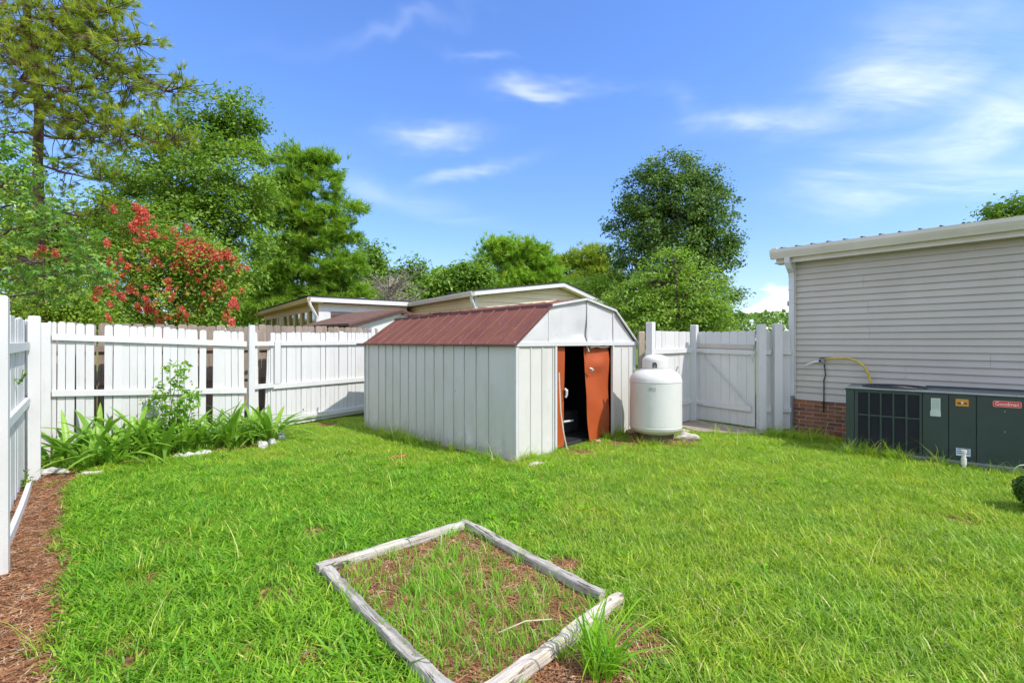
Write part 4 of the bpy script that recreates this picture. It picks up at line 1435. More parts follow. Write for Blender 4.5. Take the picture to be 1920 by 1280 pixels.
# ------------------------------------------------------------------ air conditioner
def ac_unit():
    ang = math.atan2(ACd[1], ACd[0])
    root = empty('air_conditioner', (AC0[0], AC0[1], 0), ang)
    tag(root, 'long dark green packaged air conditioner with grille standing beside the house wall', 'air conditioner')
    LN, DP, ZB, ZT = 2.15, 0.78, 0.075, 0.905
    t = lambda px: line_t(px, AC0, ACd)
    tz = lambda zx: t(1440 + zx / 4)
    # core box set back behind the panels
    MB().box(0.03, LN - .03, 0.03, DP - .03, ZB, ZT - .03).build('casing', M['ac_coil'], root)
    MB().box(0.0, 0.0295, 0.031, DP, ZB, ZT - .03).build('end_panel', M['ac_green'], root)
    MB().box(LN - .0295, LN, 0.031, DP, ZB, ZT - .03).build('end_panel', M['ac_green'], root)
    MB().box(0.03, LN - .03, DP - .0295, DP, ZB, ZT - .03).build('back_panel', M['ac_green'], root)
    # front: end post, grille, three panels
    e0, g0, g1 = tz(585), tz(650), tz(1158)
    p = [g1, tz(1355), tz(1563), LN]
    MB().box(0.0, g0 - .003, 0.0, 0.03, ZB, ZT - .03).build('front_post', M['ac_green'], root, bevel=.004)
    zlo, zhi = ZB + .01, ZT - .045
    # grille frame and bars
    cols = [tz(q) for q in (650, 676, 757, 848, 940, 1037, 1134, 1158)]
    bars = [(cols[0], cols[1])] + [(tz(q) - .011, tz(q) + .011) for q in (757, 845, 940, 1038)] + [(cols[6], cols[7] - .003)]
    for a, b in bars:
        MB().box(a, b, -0.004, 0.026, ZB, ZT - .031).build('grille_bar', M['ac_green'], root, bevel=.003)
    zm = ZB + 0.465
    for (z0, z1) in ((zm - .011, zm + .011), (ZT - .062, ZT - .032), (ZB + .001, ZB + .03)):
        for (a0, b0), (a1, b1) in zip(bars[:-1], bars[1:]):
            MB().box(b0 + .0005, a1 - .0005, -0.001, 0.022, z0, z1).build('grille_bar', M['ac_green'], root)
    fins = MB()
    for (a0, b0), (a1, b1) in zip(bars[:-1], bars[1:]):
        z = ZB + .035
        while z < ZT - .07:
            if abs(z - zm) > .016:
                fins.add([(b0, 0.004, z), (a1, 0.004, z), (a1, 0.018, z + .007), (b0, 0.018, z + .007)], [(0, 1, 2, 3)])
            z += 0.013
    fo = fins.build('louvre_fins', m_plain('ac_fin', (0.05, 0.058, 0.062), 0.4, var=.1), root)
    fo['kind'] = 'stuff'
    for a, b in zip(p[:-1], p[1:]):
        MB().box(a + .002, b - .003, 0.0, 0.03, ZB, ZT - .031).build('front_panel', M['ac_green'], root, bevel=.003)
    # lid with a sunlit front edge painted as a pale strip
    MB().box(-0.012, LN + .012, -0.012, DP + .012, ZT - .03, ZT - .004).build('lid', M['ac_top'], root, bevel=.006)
    MB().box(-0.0125, LN + .0125, -0.0135, 0.004, ZT - .012, ZT - .0025).build('lid_highlight', M['ac_edge'], root)
    MB().box(g1 + .02, LN - .05, DP - .06, DP - .02, ZT - .003, ZT + .018).build('back_flange', M['ac_green'], root)
    # fan guard
    cx, cy = (g0 + g1) / 2 + .05, DP * .52
    f = MB()
    for k in range(8):
        rr = 0.06 + 0.045 * k
        if rr > .345: break
        pts = [(cx + rr * math.cos(2 * math.pi * i / 28), cy + rr * .95 * math.sin(2 * math.pi * i / 28), ZT + .030 - .03 * (rr / .36) ** 2) for i in range(29)]
        f.tube(pts, .0045, 4, cap=False)
    for k in range(8):
        a = 2 * math.pi * k / 8
        f.tube([(cx + .05 * math.cos(a), cy + .05 * math.sin(a), ZT + .031), (cx + .35 * math.cos(a), cy + .33 * math.sin(a), ZT + .002)], .0045, 4)
    f.build('fan_guard', M['black'], root)
    fl = MB(); fl.lathe([(0.355, 0), (0.355, .018), (0.345, .02), (0.335, 0.0)], 40)
    o = fl.build('fan_ring', M['ac_green'], root); o.location = (cx, cy, ZT - .003); o.scale = (1, .95, 1)
    dk = MB(); dk.lathe([(0.001, 0), (0.335, 0.0)], 32)
    o = dk.build('fan_well', M['ac_coil'], root); o.location = (cx, cy, ZT + .0005); o.scale = (1, .95, 1)

    # stickers and badge (y < 0 is the front)
    def plate(name, zx0, zx1, zy0, zy1, m, y=-0.0035, par=root):
        xm = t(1440 + (zx0 + zx1) / 8)
        Yd = AC0[1] + ACd[1] * xm
        return MB().box(tz(zx0), tz(zx1), y, y + .0025, zat(640 + zy1 / 4, Yd), zat(640 + zy0 / 4, Yd)).build(name, m, par)
    s = plate('sticker', 1222, 1293, 425, 527, M['sticker_pale'])
    plate('sticker', 1216, 1296, 520, 560, M['sticker_pale'], -0.0065)
    for q in range(6):
        plate('print_line', 1230, 1285, 438 + q * 13, 441 + q * 13, M['pad'], -0.0045, s)
    s = plate('warning_sticker', 1407, 1505, 432, 485, M['sticker_orange'])
    plate('print_block', 1420, 1448, 455, 470, M['sticker_brown'], -0.0045, s)
    plate('print_block', 1465, 1493, 457, 472, M['sticker_brown'], -0.0045, s)
    plate('print_block', 1448, 1466, 452, 466, M['sticker_white'], -0.0048, s)
    s = plate('striped_sticker', 1410, 1519, 800, 858, M['sticker_white'])
    for q in range(3):
        plate('print_line', 1416, 1513, 803 + q * 16, 809 + q * 16, M['sticker_blue'], -0.0045, s)
    # badge with lettering
    xa, xb = tz(1686), tz(1902)
    xm = (xa + xb) / 2; Yd = AC0[1] + ACd[1] * xm
    za, zb_ = zat(640 + 494 / 4, Yd), zat(640 + 448 / 4, Yd)
    def rrect(x0, x1, z0, z1, rad, y0, y1):
        poly = []
        for cxx, czz, a0 in ((x1 - rad, z1 - rad, 0), (x0 + rad, z1 - rad, 90), (x0 + rad, z0 + rad, 180), (x1 - rad, z0 + rad, 270)):
            for i in range(6):
                a = R(a0 + 18 * i)
                poly.append((cxx + rad * math.cos(a), czz + rad * math.sin(a)))
        b = MB(); b.prism(poly[::-1], y0, y1); return b
    bd = rrect(xa, xb, za, zb_, .018, -0.006, 0.0).build('badge', M['badge_pink'], root)
    rrect(xa + .006, xb - .006, za + .006, zb_ - .006, .014, -0.0075, -0.0055).build('badge_face', M['badge_red'], bd)
    cu = bpy.data.curves.new('lettering', 'FONT')
    cu.body = 'Goodman'
    cu.size = 0.062; cu.align_x = 'CENTER'; cu.align_y = 'CENTER'; cu.extrude = 0.0012; cu.offset = 0.0012
    tmp = bpy.data.objects.new('lettering', cu)
    COL.objects.link(tmp)
    dg = bpy.context.evaluated_depsgraph_get()
    me = bpy.data.meshes.new_from_object(tmp.evaluated_get(dg))
    bpy.data.objects.remove(tmp)
    me.materials.clear(); me.materials.append(M['badge_white'])
    xs_ = [v.co.x for v in me.vertices]; wd = max(xs_) - min(xs_)
    place('lettering', me, bd, (xm, -0.0085, (za + zb_) / 2), (R(90), 0, 0), ((xb - xa - .04) / wd, 1.0, 1))
    # drain hole, screws
    xd = tz(1268)
    b = MB(); b.tube([(xd, 0.004, .115), (xd, -0.004, .115)], .04, 14); b.build('drain_hole', M['black'], root)
    MB().box(xd - .045, xd + .045, -.02, -.001, .072, .092).build('drain_lip', M['pad'], root)
    for zy in (525, 678):
        q = tz(1776); Y2 = AC0[1] + ACd[1] * q
        MB().box(q - .003, q + .003, -.006, 0, zat(640 + zy / 4, Y2) - .008, zat(640 + zy / 4, Y2) + .008).build('screw', M['ac_edge'], root)
    MB().box(-0.05, LN + .08, -0.05, DP + .05, -0.05, ZB - .002).build('pad', M['pad'], root, bevel=.01)
    # PVC drain stub in front
    xp = tz(1464)
    base = Matrix.Translation((AC0[0], AC0[1], 0)) @ Matrix.Rotation(ang, 4, 'Z')
    pv = empty('drain_pipe', base @ Vector((xp, -0.16, 0)), ang)
    tag(pv, 'short white plastic drain pipe standing in the grass before the air conditioner', 'pipe')
    MB().tube([(0, 0, -.05), (0, 0, 0.22)], .021, 14).build('pipe', M['pvc'], pv, smooth=False)
    MB().tube([(0, 0, .06), (0, 0, .135)], .027, 14).build('coupling', M['pvc'], pv)
    MB().tube([(0, 0, .20), (0, 0, .235)], .027, 14).build('pipe_cap', M['pvc'], pv)
    # white hose loop at the right end
    pts = []
    for i in range(12):
        a = math.pi * i / 11
        pts.append(base @ Vector((tz(1830) + .09 - .09 * math.cos(a), -0.10 - .02 * math.sin(a * 2), .02 + .11 * math.sin(a))))
    tag(MB().tube(pts, .006, 6).build('drain_hose', M['pvc'], smooth=True), 'thin pale hose loop at the foot of the air conditioner near the frame edge', 'hose')


ac_unit()

# ------------------------------------------------------------------ timber bed
def timber_bed():
    root = empty('garden_bed', (0, 0, 0))
    cx = sum(p[0] for p in BED) / 4; cy = sum(p[1] for p in BED) / 4
    root.location = (cx, cy, 0)
    tag(root, 'low rectangular garden bed framed with weathered grey timbers in the lawn', 'garden bed')

    def timber(a, b, w, h, m, seed, split=False, z=0.0):
        a = Vector((a[0] - cx, a[1] - cy, z)); b = Vector((b[0] - cx, b[1] - cy, z))
        L = (b - a).length
        n = 40
        prof = []
        for k in range(14):
            q = 2 * math.pi * k / 14
            c, s = math.cos(q), math.sin(q)
            e = 0.55
            prof.append((math.copysign(abs(c) ** e, c) * w / 2, math.copysign(abs(s) ** e, s) * h / 2 + h / 2 - .012))
        if split:
            prof[3] = (prof[3][0], prof[3][1] - .022)
        vv = []; ff = []
        r = np.random.default_rng(seed)
        for i in range(n + 1):
            x = L * i / n
            warp = 0.012 * math.sin(i / n * 3.0 + seed)
            for k, (py, pz) in enumerate(prof):
                f = 1 + 0.30 * (float(vnoise(x * 4 + seed * 3, k * 0.9, 1.0)) - 0.5) + 0.12 * (float(vnoise(x * 16 + seed * 3, k * 1.9, 1.0)) - 0.5)
                g = -0.008 * float(vnoise(x * 14 + seed, k * 2.3 + 7, 1.0)) if pz > h * .5 else 0
                dd = 0.0
                if split and k == 3 and not (0.1 < i / n < 0.8):
                    dd = 0.018
                ex = 0.012 * (float(vnoise(k * 1.3, seed, 1.0)) - .5) * (1 if i in (0, n) else 0)
                vv.append((x + ex, py * f + warp, pz * f + g + dd))
        m_ = 14
        for i in range(n):
            for k in range(m_):
                p = i * m_ + k; q = i * m_ + (k + 1) % m_
                ff.append((p, p + m_, q + m_, q))
        ff.append(tuple(range(m_))); ff.append(tuple(range((n + 1) * m_ - 1, n * m_ - 1, -1)))
        mb = MB(); mb.add(vv, ff)
        me = mb.mesh('timber', M[m])
        smooth_by_angle(me, 38)
        o = place('timber', me, root, a, (0, 0, math.atan2((b - a).y, (b - a).x)))
        return o

    K0, K1, K3, K2 = BED
    timber((K1[0] - .05 * U[0], K1[1] - .05 * U[1]), K0, 0.060, 0.075, 'timber_grey', 1, z=.008)
    timber((K0[0] - .02, K0[1] + .02), (K2[0] - .06, K2[1] + .07), 0.062, 0.075, 'timber_grey', 2, z=.008)
    timber((K1[0] + .03, K1[1] - .05), (K3[0] - .02, K3[1] + .0), 0.068, 0.078, 'timber_grey', 3, True, z=.008)
    timber((K3[0] + .055, K3[1] - .02), (K2[0] + .035, K2[1] + .035), 0.066, 0.080, 'timber_cream', 4, z=.008)


timber_bed()

# ------------------------------------------------------------------ neighbouring buildings
def lap_wall(root, P, Q, z0, zf, m, name='siding_board', hc=0.115, y=0.0, gap=0.005):
    """lap boards on the plane through local plan points P->Q (front on the right-hand side), zf(t) gives the top; clipped per board"""
    L = math.hypot(Q[0] - P[0], Q[1] - P[1])
    ex, ey = (Q[0] - P[0]) / L, (Q[1] - P[1]) / L
    nx, ny = ey, -ex
    z = z0
    zmax = max(zf(t) for t in np.linspace(0, L, 41))
    while z < zmax - .02:
        zt = z + hc
        ts = [t for t in np.linspace(0, L, 81) if zf(t) >= z + .01]
        if len(ts) >= 2:
            a, b = min(ts), max(ts)
            ts2 = [t for t in np.linspace(0, L, 81) if zf(t) >= min(zt, zmax - .005)]
            a2, b2 = (min(ts2), max(ts2)) if len(ts2) >= 2 else ((a + b) / 2 - .05, (a + b) / 2 + .05)
            f = lambda t, o, zz: (P[0] + ex * t + nx * o, P[1] + ey * t + ny * o, zz)
            mb = MB()
            mb.add([f(a, .03, z), f(b, .03, z), f(b2, .0, min(zt, zmax) + .003), f(a2, .0, min(zt, zmax) + .003), f(b, -.01, z), f(a, -.01, z)], [(0, 1, 2, 3), (0, 5, 4, 1)])
            mb.build(name, m, root)
        z += hc


def neighbour_house():
    C = Vector((-1.08, 14.07, 0))
    ang = math.atan2(0.539, 0.842)
    root = empty('neighbour_house', C, ang)
    tag(root, 'cream-sided neighbouring house with white gable trim and glazed porch beyond the shed', 'house')
    Mi = (Matrix.Translation(C) @ Matrix.Rotation(ang, 4, 'Z')).inverted()
    # local x along the gable, y to the back
    ZL, ZP, ZR = 2.98, 3.43, 2.62
    XP, XR = 3.29, 5.95
    prof = lambda t: ZL + (ZP - ZL) * t / XP if t < XP else ZP + (ZR - ZP) * (t - XP) / (XR - XP)
    inset = 0.18
    MB().prism([(inset, 0), (XR - .15, 0), (XR - .15, ZR - .02), (XP, ZP - .1), (inset, ZL - .06)], 0.32, 9.0).build('wall_core', M['cream_siding'], root)
    lap_wall(root, (inset, 0.30), (XR - .15, 0.30), 1.2, lambda t: prof(t + inset) - .12, M['cream_siding'], hc=.17)
    lap_wall(root, (inset - .005, 9.0), (inset - .005, 0.30), 1.2, lambda t: ZL - .10, M['yellow_siding'], hc=.17)
    MB().box(inset - .03, inset + .05, 0.255, 0.31, 0.5, ZL - .08).build('corner_board', M['white_trim'], root)
    # fascia boards on the gable and gutter on the left eave
    for (xa, za, xb, zb) in ((-0.12, ZL - .015, XP, ZP), (XP, ZP, XR + .1, ZR - .01)):
        MB().bar(xa, za - .05, xb, zb - .05, -0.03, 0.0, 0.13).build('rake_board', M['white_trim'], root)
        MB().bar(xa, za - .10, xb, zb - .10, 0.001, 0.30, 0.02).build('soffit', M['cream_siding'], root)
        MB().bar(xa, za + .032, xb, zb + .032, -0.05, 9.0, 0.03).build('roof_slope', M['roof_black'], root)
    g = MB(); g.prism([(-0.02, ZL - .13), (-0.10, ZL - .13), (-0.14, ZL - .03), (-0.14, ZL + .01), (-0.02, ZL + .01)], -0.03, 9.0, 'y')
    g.build('gutter', M['gutter'], root)
    d = MB(); d.tube([(-.06, .10, ZL - .12), (-.03, .12, ZL - .26), (.10, .22, ZL - .42), (.13, .24, ZL - .55), (.13, .24, 1.0)], .05, 8)
    d.build('downspout', M['white_trim'], root)
    # vent on the left wall and roof pipes
    b = MB(); b.tube([(0.6, 2.8, ZL + .05), (0.6, 2.8, ZL + .26)], .09, 10); b.build('roof_vent', M['black'], root)
    w0 = Vector((inset - .03, 2.2, 0))
    MB().box(inset - .03, inset - .005, 1.6, 2.9, 1.9, 2.36).build('window', M['white_trim'], root)
    MB().box(inset - .038, inset - .031, 1.68, 2.82, 1.98, 2.30).build('window_pane', M['glass'], root)

    # glazed porch to the left
    S0 = Vector((-6.6, 16.55, 0))
    s0 = Mi @ S0
    s1 = Mi @ Vector((-4.0, 18.45, 0))
    sang = math.atan2((s1 - s0).y, (s1 - s0).x)
    pr = empty('sun_porch', S0, ang + sang)
    tag(pr, 'tan glazed sun porch with a row of tall windows seen over the fence', 'porch')
    LN, DP, ZT = (s1 - s0).length, 10.6, 2.95
    # front (x axis): white wall with windows; left side (x = 0): tan posts and panes
    MB().box(0.05, LN, 0.05, DP, 0, 1.5).build('base_wall', M['tan_trim'], pr)
    MB().box(0.30, LN, 0.30, DP, 1.5, ZT - .12).build('inner_room', M['shade_and_room'], pr)
    MB().box(0.0, LN, 0.02, 0.10, ZT - .36, ZT - .1).build('front_header', M['cream_siding'], pr)
    MB().box(0.0, LN, 0.0, 0.018, ZT - .38, ZT - .24).build('front_casing', M['white_trim'], pr)
    wx = [0.10, 0.33, 1.52, 1.85, 2.75, LN]
    for a, b in ((0.0, 0.36), (1.55, 1.85), (2.72, LN)):
        MB().box(a, b, 0.0, 0.06, 1.0, ZT - .38).build('front_post', M['white_trim'], pr)
    for a, b in ((0.36, 1.55), (1.85, 2.72)):
        MB().box(a, b, 0.04, 0.055, 1.0, ZT - .38).build('window_pane', M['glass_warm'], pr)
        MB().box(a, b, 0.02, 0.045, ZT - .66, ZT - .63).build('window_bar', M['white_trim'], pr)
        MB().box(a, a + .04, 0.015, 0.045, 1.0, ZT - .38).build('window_frame', M['white_trim'], pr)
    # side facing left
    MB().box(0.0, 0.06, 0.12, DP, ZT - .34, ZT - .1).build('side_header', M['tan_trim'], pr)
    n = 8
    ys = [0.25, 1.35, 2.45, 3.55, 4.65, 5.7, 6.9, 8.3, 9.9]
    for i, y in enumerate(ys):
        MB().box(-0.03, 0.07, y - .13, y + .13, 1.0, ZT - .34).build('side_post', M['tan_trim'], pr)
    for a, b in zip(ys[:-1], ys[1:]):
        MB().box(0.03, 0.045, a + .11, b - .11, 1.0, ZT - .34).build('window_pane', M['glass'], pr)
    MB().box(-0.01, 0.05, 6.0, 6.7, 1.0, ZT - .34).build('side_panel', M['tan_trim'], pr)
    # shed roof with fascia
    MB().box(-0.40, LN + .1, -0.25, -0.22, ZT - .09, ZT + .07).build('front_fascia', M['white_trim'], pr)
    MB().prism([(-0.40, ZT - .10), (-0.32, ZT - .12), (-0.32, ZT + .04), (-0.44, ZT + .04)], -0.25, DP + .3, 'y').build('side_gutter', M['tan_trim'], pr)
    MB().box(-0.32, 0.1, -0.215, DP + .2, ZT - .115, ZT - .095).build('soffit', M['tan_trim'], pr)
    MB().box(-0.42, LN + .1, -0.27, DP + .3, ZT + .075, ZT + .11).build('roof', M['roof_black'], pr)
    MB().tube([(-.36, -.22, ZT - .08), (-.33, -.20, ZT - .2), (-.06, -.06, ZT - .62), (-.05, -.05, 1.0)], .055, 8).build('downspout', M['white_trim'], pr)
    b = MB(); b.lathe([(0.02, 0), (0.16, .02), (0.19, .16), (.13, .20), (.02, .21)], 16)
    b.build('roof_vent', M['metal_steel'], pr, smooth=True).location = (2.0, 1.5, ZT + .08)

    # little shed with brown shingle roof
    A = Vector((-4.26, 12.77, 0))
    rt = empty('neighbour_shed', A, R(47))
    tag(rt, 'small white-gabled neighbouring shed with a brown shingle roof behind the fence', 'shed')
    W, D = 3.1, 2.7
    ZE, ZA = 1.98, 2.42
    MB().prism([(0.12, 0), (W - .12, 0), (W - .12, ZE), (W / 2, ZA - .06), (0.12, ZE)], 0.08, D - .05).build('wall', M['white_trim'], rt)
    MB().box(0.105, 0.118, 0.09, D - .06, 0, ZE).build('side_wall_shade', M['shade_and_room'], rt)  # left wall's shade painted as a dark brown sheet over the white
    for (xa, za, xb, zb) in ((-0.08, ZE - .03, W / 2, ZA), (W + .08, ZE - .03, W / 2, ZA)):
        MB().bar(xa, za + .02, xb, zb + .02, -0.06, D, 0.035).build('roof_slope', M['shingle'], rt)
        MB().bar(xa, za - .035, xb, zb - .035, -0.075, -0.055, 0.085).build('rake_edge', M['shingle_dark'], rt)
        MB().bar(xa, za - .13, xb, zb - .13, 0.03, 0.078, 0.09).build('rake_board', M['white_trim'], rt)
    # loose shingle courses on the visible slope
    for k in range(9):
        a0 = k / 9; a1 = (k + 1.15) / 9
        xa, xb = -0.08 + (W / 2 + .08) * a0, -0.08 + (W / 2 + .08) * min(a1, 1)
        za, zb = ZE - .03 + (ZA - ZE + .03) * a0, ZE - .03 + (ZA - ZE + .03) * min(a1, 1)
        MB().bar(xa, za + .052, xb, zb + .044, -0.065, D + .01, 0.012).build('shingle_course', M['shingle'], rt)


neighbour_house()


# ------------------------------------------------------------------ foliage engine
def leaf_quads(C, N, size, aspect=0.55, fold=0.25, r=rng, shape='rhomb'):
    """C centres (n,3), N normals (n,3) -> verts, faces (two tris folded about the midrib)"""
    n = len(C)
    N = N / (np.linalg.norm(N, axis=1, keepdims=True) + 1e-9)
    a = r.normal(size=(n, 3))
    T = a - (a * N).sum(1, keepdims=True) * N
    T /= np.linalg.norm(T, axis=1, keepdims=True) + 1e-9
    B = np.cross(N, T)
    s = (size * (0.55 + 0.95 * r.random(n) ** 1.5))[:, None]
    p0 = C - T * s * 0.5
    p2 = C + T * s * 0.5 - N * s * 0.12
    p1 = C + B * s * aspect * 0.5 + N * s * fold * .4
    p3 = C - B * s * aspect * 0.5 + N * s * fold * .4
    verts = np.stack([p0, p1, p2, p3], 1).reshape(-1, 3)
    i = np.arange(n) * 4
    faces = np.concatenate([np.stack([i, i + 1, i + 2], 1), np.stack([i, i + 2, i + 3], 1)], 0)
    fid = np.concatenate([np.arange(n), np.arange(n)])
    return verts, faces, fid


def mesh_tinted(name, verts, faces, tint, m):
    me = bpy.data.meshes.new(name)
    fill_mesh(me, verts, faces)
    if len(me.polygons) == len(tint):
        a = me.attributes.new('tint', 'FLOAT', 'FACE')
        a.data.foreach_set('value', np.asarray(tint, np.float32))
    me.materials.append(m)
    return me


def lobe_points(lobes, n, r, shell=0.55):
    w = np.array([l[3] * l[4] * l[5] for l in lobes]) ** (2 / 3)
    w /= w.sum()
    idx = r.choice(len(lobes), n, p=w)
    L = np.array(lobes)[idx]
    d = r.normal(size=(n, 3)); d /= np.linalg.norm(d, axis=1, keepdims=True)
    rad = shell + (1 - shell) * r.random(n) ** 0.6
    inner = r.random(n) < 0.25
    rad = np.where(inner, r.random(n) ** .5, rad)
    return L[:, :3] + d * rad[:, None] * L[:, 3:6], d, idx


def px_lobes(specs, Y, base, depth=0.8):
    """photo-space lobes (px,py,rx,ry[,dy]) at depth Y -> local lobes around base"""
    out = []
    k = Y / F
    for s in specs:
        px, py, rx, ry = s[:4]
        dy = s[4] if len(s) > 4 else 0.0
        c = at(px, py, Y + dy) - base
        out.append((c.x, c.y, c.z, rx * k, (rx + ry) / 2 * k * depth, ry * k))
    return out


def branch_mesh(b, p0, p1, r0, r1, bend, n=4, sides=4, r=random):
    p0, p1 = Vector(p0), Vector(p1)
    L = (p1 - p0).length
    mid = (p0 + p1) / 2 + Vector((r.uniform(-1, 1), r.uniform(-1, 1), bend)) * L * 0.12
    pts = []
    for i in range(n + 1):
        t = i / n
        pts.append((1 - t) ** 2 * p0 + 2 * t * (1 - t) * mid + t * t * p1)
    b.tube(pts, [r0 + (r1 - r0) * i / n for i in range(n + 1)], sides, cap=False)
    return pts


def tree(name, label, cat, base, lobes, ncl, clr, nleaf, lsize, leafm, barkm='bark', trunk_r=0.2, trunk_top=None, group=None,
         aspect=0.55, flat=0.7, upb=0.7, seed=0, needles=False, forks=1, shell=0.55, nlen=0.35, nwid=0.02, limb_r=0.035, hue=0.0):
    r = np.random.default_rng(seed + 100)
    rr = random.Random(seed)
    root = empty(name, base, 0)
    tag(root, label, cat, group)
    ctr, dirs, idx = lobe_points(lobes, ncl, r, shell)
    lo = np.array(lobes)
    zmin, zmax = (lo[:, 2] - lo[:, 5]).min(), (lo[:, 2] + lo[:, 5]).max()
    top = trunk_top if trunk_top is not None else Vector((lo[:, 0].mean(), lo[:, 1].mean(), zmax - 0.25 * (zmax - zmin)))
    # trunk(s)
    tb = MB(); paths = []
    for k in range(forks):
        off = Vector((rr.uniform(-1, 1), rr.uniform(-1, 1), 0)) * (0.0 if forks == 1 else 0.35)
        tp = Vector(top) + (Vector((rr.uniform(-1, 1), rr.uniform(-1, 1), rr.uniform(-.4, .1))) * (0 if forks == 1 else 0.28 * (zmax - zmin)))
        pts = []
        n = 10
        for i in range(n + 1):
            t = i / n
            p = off * (1 - t) * .3 + Vector((tp.x * t ** 1.4, tp.y * t ** 1.4, tp.z * t))
            p += Vector((rr.uniform(-1, 1), rr.uniform(-1, 1), 0)) * trunk_r * 0.5 * (1 if 0 < i < n else 0)
            pts.append(p)
        tb.tube(pts, [trunk_r * (1.25 - 0.3 * min(1, t * 8) - 0.83 * t) for t in np.linspace(0, 1, n + 1)], 9)
        paths.append(pts)
    tb.build('trunk', M[barkm], root, smooth=True)
    # limbs: trunk -> lobe centre -> cluster
    lb = MB()
    hubs = []
    for l in lobes:
        c = Vector(l[:3])
        path = rr.choice(paths)
        zt = c.z - 0.45 * math.hypot(c.x - top.x, c.y - top.y) - 0.2 * l[5]
        p = min(path[1:], key=lambda q: abs(q.z - max(zt, path[2].z)))
        pts = branch_mesh(lb, p, c, trunk_r * .42, limb_r, 0.6, 5, 5, rr)
        hubs.append(pts)
    step = max(1, ncl // 260)
    for i in range(0, ncl, step):
        pts = hubs[idx[i]]
        h = pts[rr.randint(2, len(pts) - 1)]
        branch_mesh(lb, h, Vector(ctr[i]), limb_r * .8, limb_r * .15, 0.5, 3, 3, rr)
    lb.build('limbs', M[barkm], root)
    # crown
    if not needles:
        n = ncl * nleaf
        ci = np.repeat(np.arange(ncl), nleaf)
        sz = clr * (0.6 + 0.8 * r.random(ncl))
        g = np.clip(r.normal(size=(n, 3)), -1.7, 1.7) * np.array([1, 1, flat]) * sz[ci][:, None] * 0.55
        C = ctr[ci] + g
        N = dirs[ci] * 0.55 + r.normal(size=(n, 3)) * 0.55 + np.array([0, 0, upb])
        v, f, fid = leaf_quads(C, N, lsize, aspect, r=r)
        ctint = r.random(ncl)
        tint = np.clip(0.55 * r.random(n) + 0.45 * ctint[ci] + hue, 0, 1)
        place('crown', mesh_tinted('crown', v, f, tint[fid], M[leafm]), root)
    else:
        # needle tufts: nleaf tufts in each cluster
        n = ncl * nleaf
        ci = np.repeat(np.arange(ncl), nleaf)
        sz = clr * (0.6 + 0.8 * r.random(ncl))
        C = ctr[ci] + r.normal(size=(n, 3)) * np.array([1, 1, flat]) * sz[ci][:, None] * 0.55
        D = dirs[ci] * 0.7 + r.normal(size=(n, 3)) * 0.45 + np.array([0, 0, 0.5])
        v, f, tint = needle_tufts(C, D, nlen, nwid, 14, r)
        ctint = r.random(ncl)
        k = len(tint) // n
        tint = np.clip(0.6 * tint + 0.4 * np.repeat(ctint[ci], k), 0, 1)
        place('crown', mesh_tinted('crown', v, f, tint, M[leafm]), root)
    return root


def needle_tufts(C, D, ln, wd, per, r):
    n = len(C)
    D = D / (np.linalg.norm(D, axis=1, keepdims=True) + 1e-9)
    C2 = np.repeat(C, per, 0); D2 = np.repeat(D, per, 0)
    m = n * per
    a = r.normal(size=(m, 3))
    a -= (a * D2).sum(1, keepdims=True) * D2
    a /= np.linalg.norm(a, axis=1, keepdims=True) + 1e-9
    sp = 0.35 + 0.8 * r.random(m)
    dirn_ = D2 + a * sp[:, None]
    dirn_ /= np.linalg.norm(dirn_, axis=1, keepdims=True)
    L = (ln * (0.75 + 0.5 * r.random(m)))[:, None]
    base = C2 - D2 * ln * 0.45 * r.random(m)[:, None]
    side = np.cross(dirn_, r.normal(size=(m, 3)))
    side /= np.linalg.norm(side, axis=1, keepdims=True) + 1e-9
    w = wd * 0.5
    tip = base + dirn_ * L + np.array([0, 0, -0.06]) * L
    v = np.stack([base - side * w, base + side * w, tip], 1).reshape(-1, 3)
    i = np.arange(m) * 3
    f = np.stack([i, i + 1, i + 2], 1)
    return v, f, r.random(m)


# ---- the trees in view -------------------------------------------------------
BG = 'trees beyond the yard'
Y = 20.0; b0 = at(385, 640, Y); b0.z = 0
tree('shade_tree', 'tall dense broadleaf tree rising behind the red-flowered tree', 'tree', b0,
     px_lobes([(405, 235, 80, 60), (455, 230, 40, 55), (330, 270, 70, 60), (300, 345, 95, 75, -1), (420, 340, 90, 85, -1.5), (275, 420, 85, 70, -1), (395, 450, 110, 90, -2), (470, 420, 55, 80), (330, 520, 100, 60, -1.5), (250, 330, 45, 45), (470, 525, 70, 50, 8)], Y, b0),
     460, 0.50, 118, 0.145, 'oak', trunk_r=0.34, group=BG, seed=1, flat=.55, upb=1.0)
Y = 25.0; b0 = at(575, 640, Y); b0.z = 0
tree('pine_tree', 'bushy bright pine right of the tall broadleaf tree', 'pine', b0,
     px_lobes([(545, 300, 62, 26), (605, 322, 42, 34), (560, 352, 75, 28), (625, 385, 48, 26), (560, 410, 78, 32), (640, 430, 55, 24), (590, 460, 72, 28), (520, 480, 50, 40), (645, 495, 48, 28), (570, 520, 85, 30), (640, 545, 55, 30), (510, 560, 70, 35), (590, 580, 85, 30)], Y, b0),
     300, 0.46, 34, 0.2, 'pine', 'pine_bark', trunk_r=0.24, group=BG, seed=2, needles=True, nlen=0.36, nwid=0.034, flat=0.5, shell=0.45)
Y = 28.0; b0 = at(1268, 640, Y); b0.z = 0
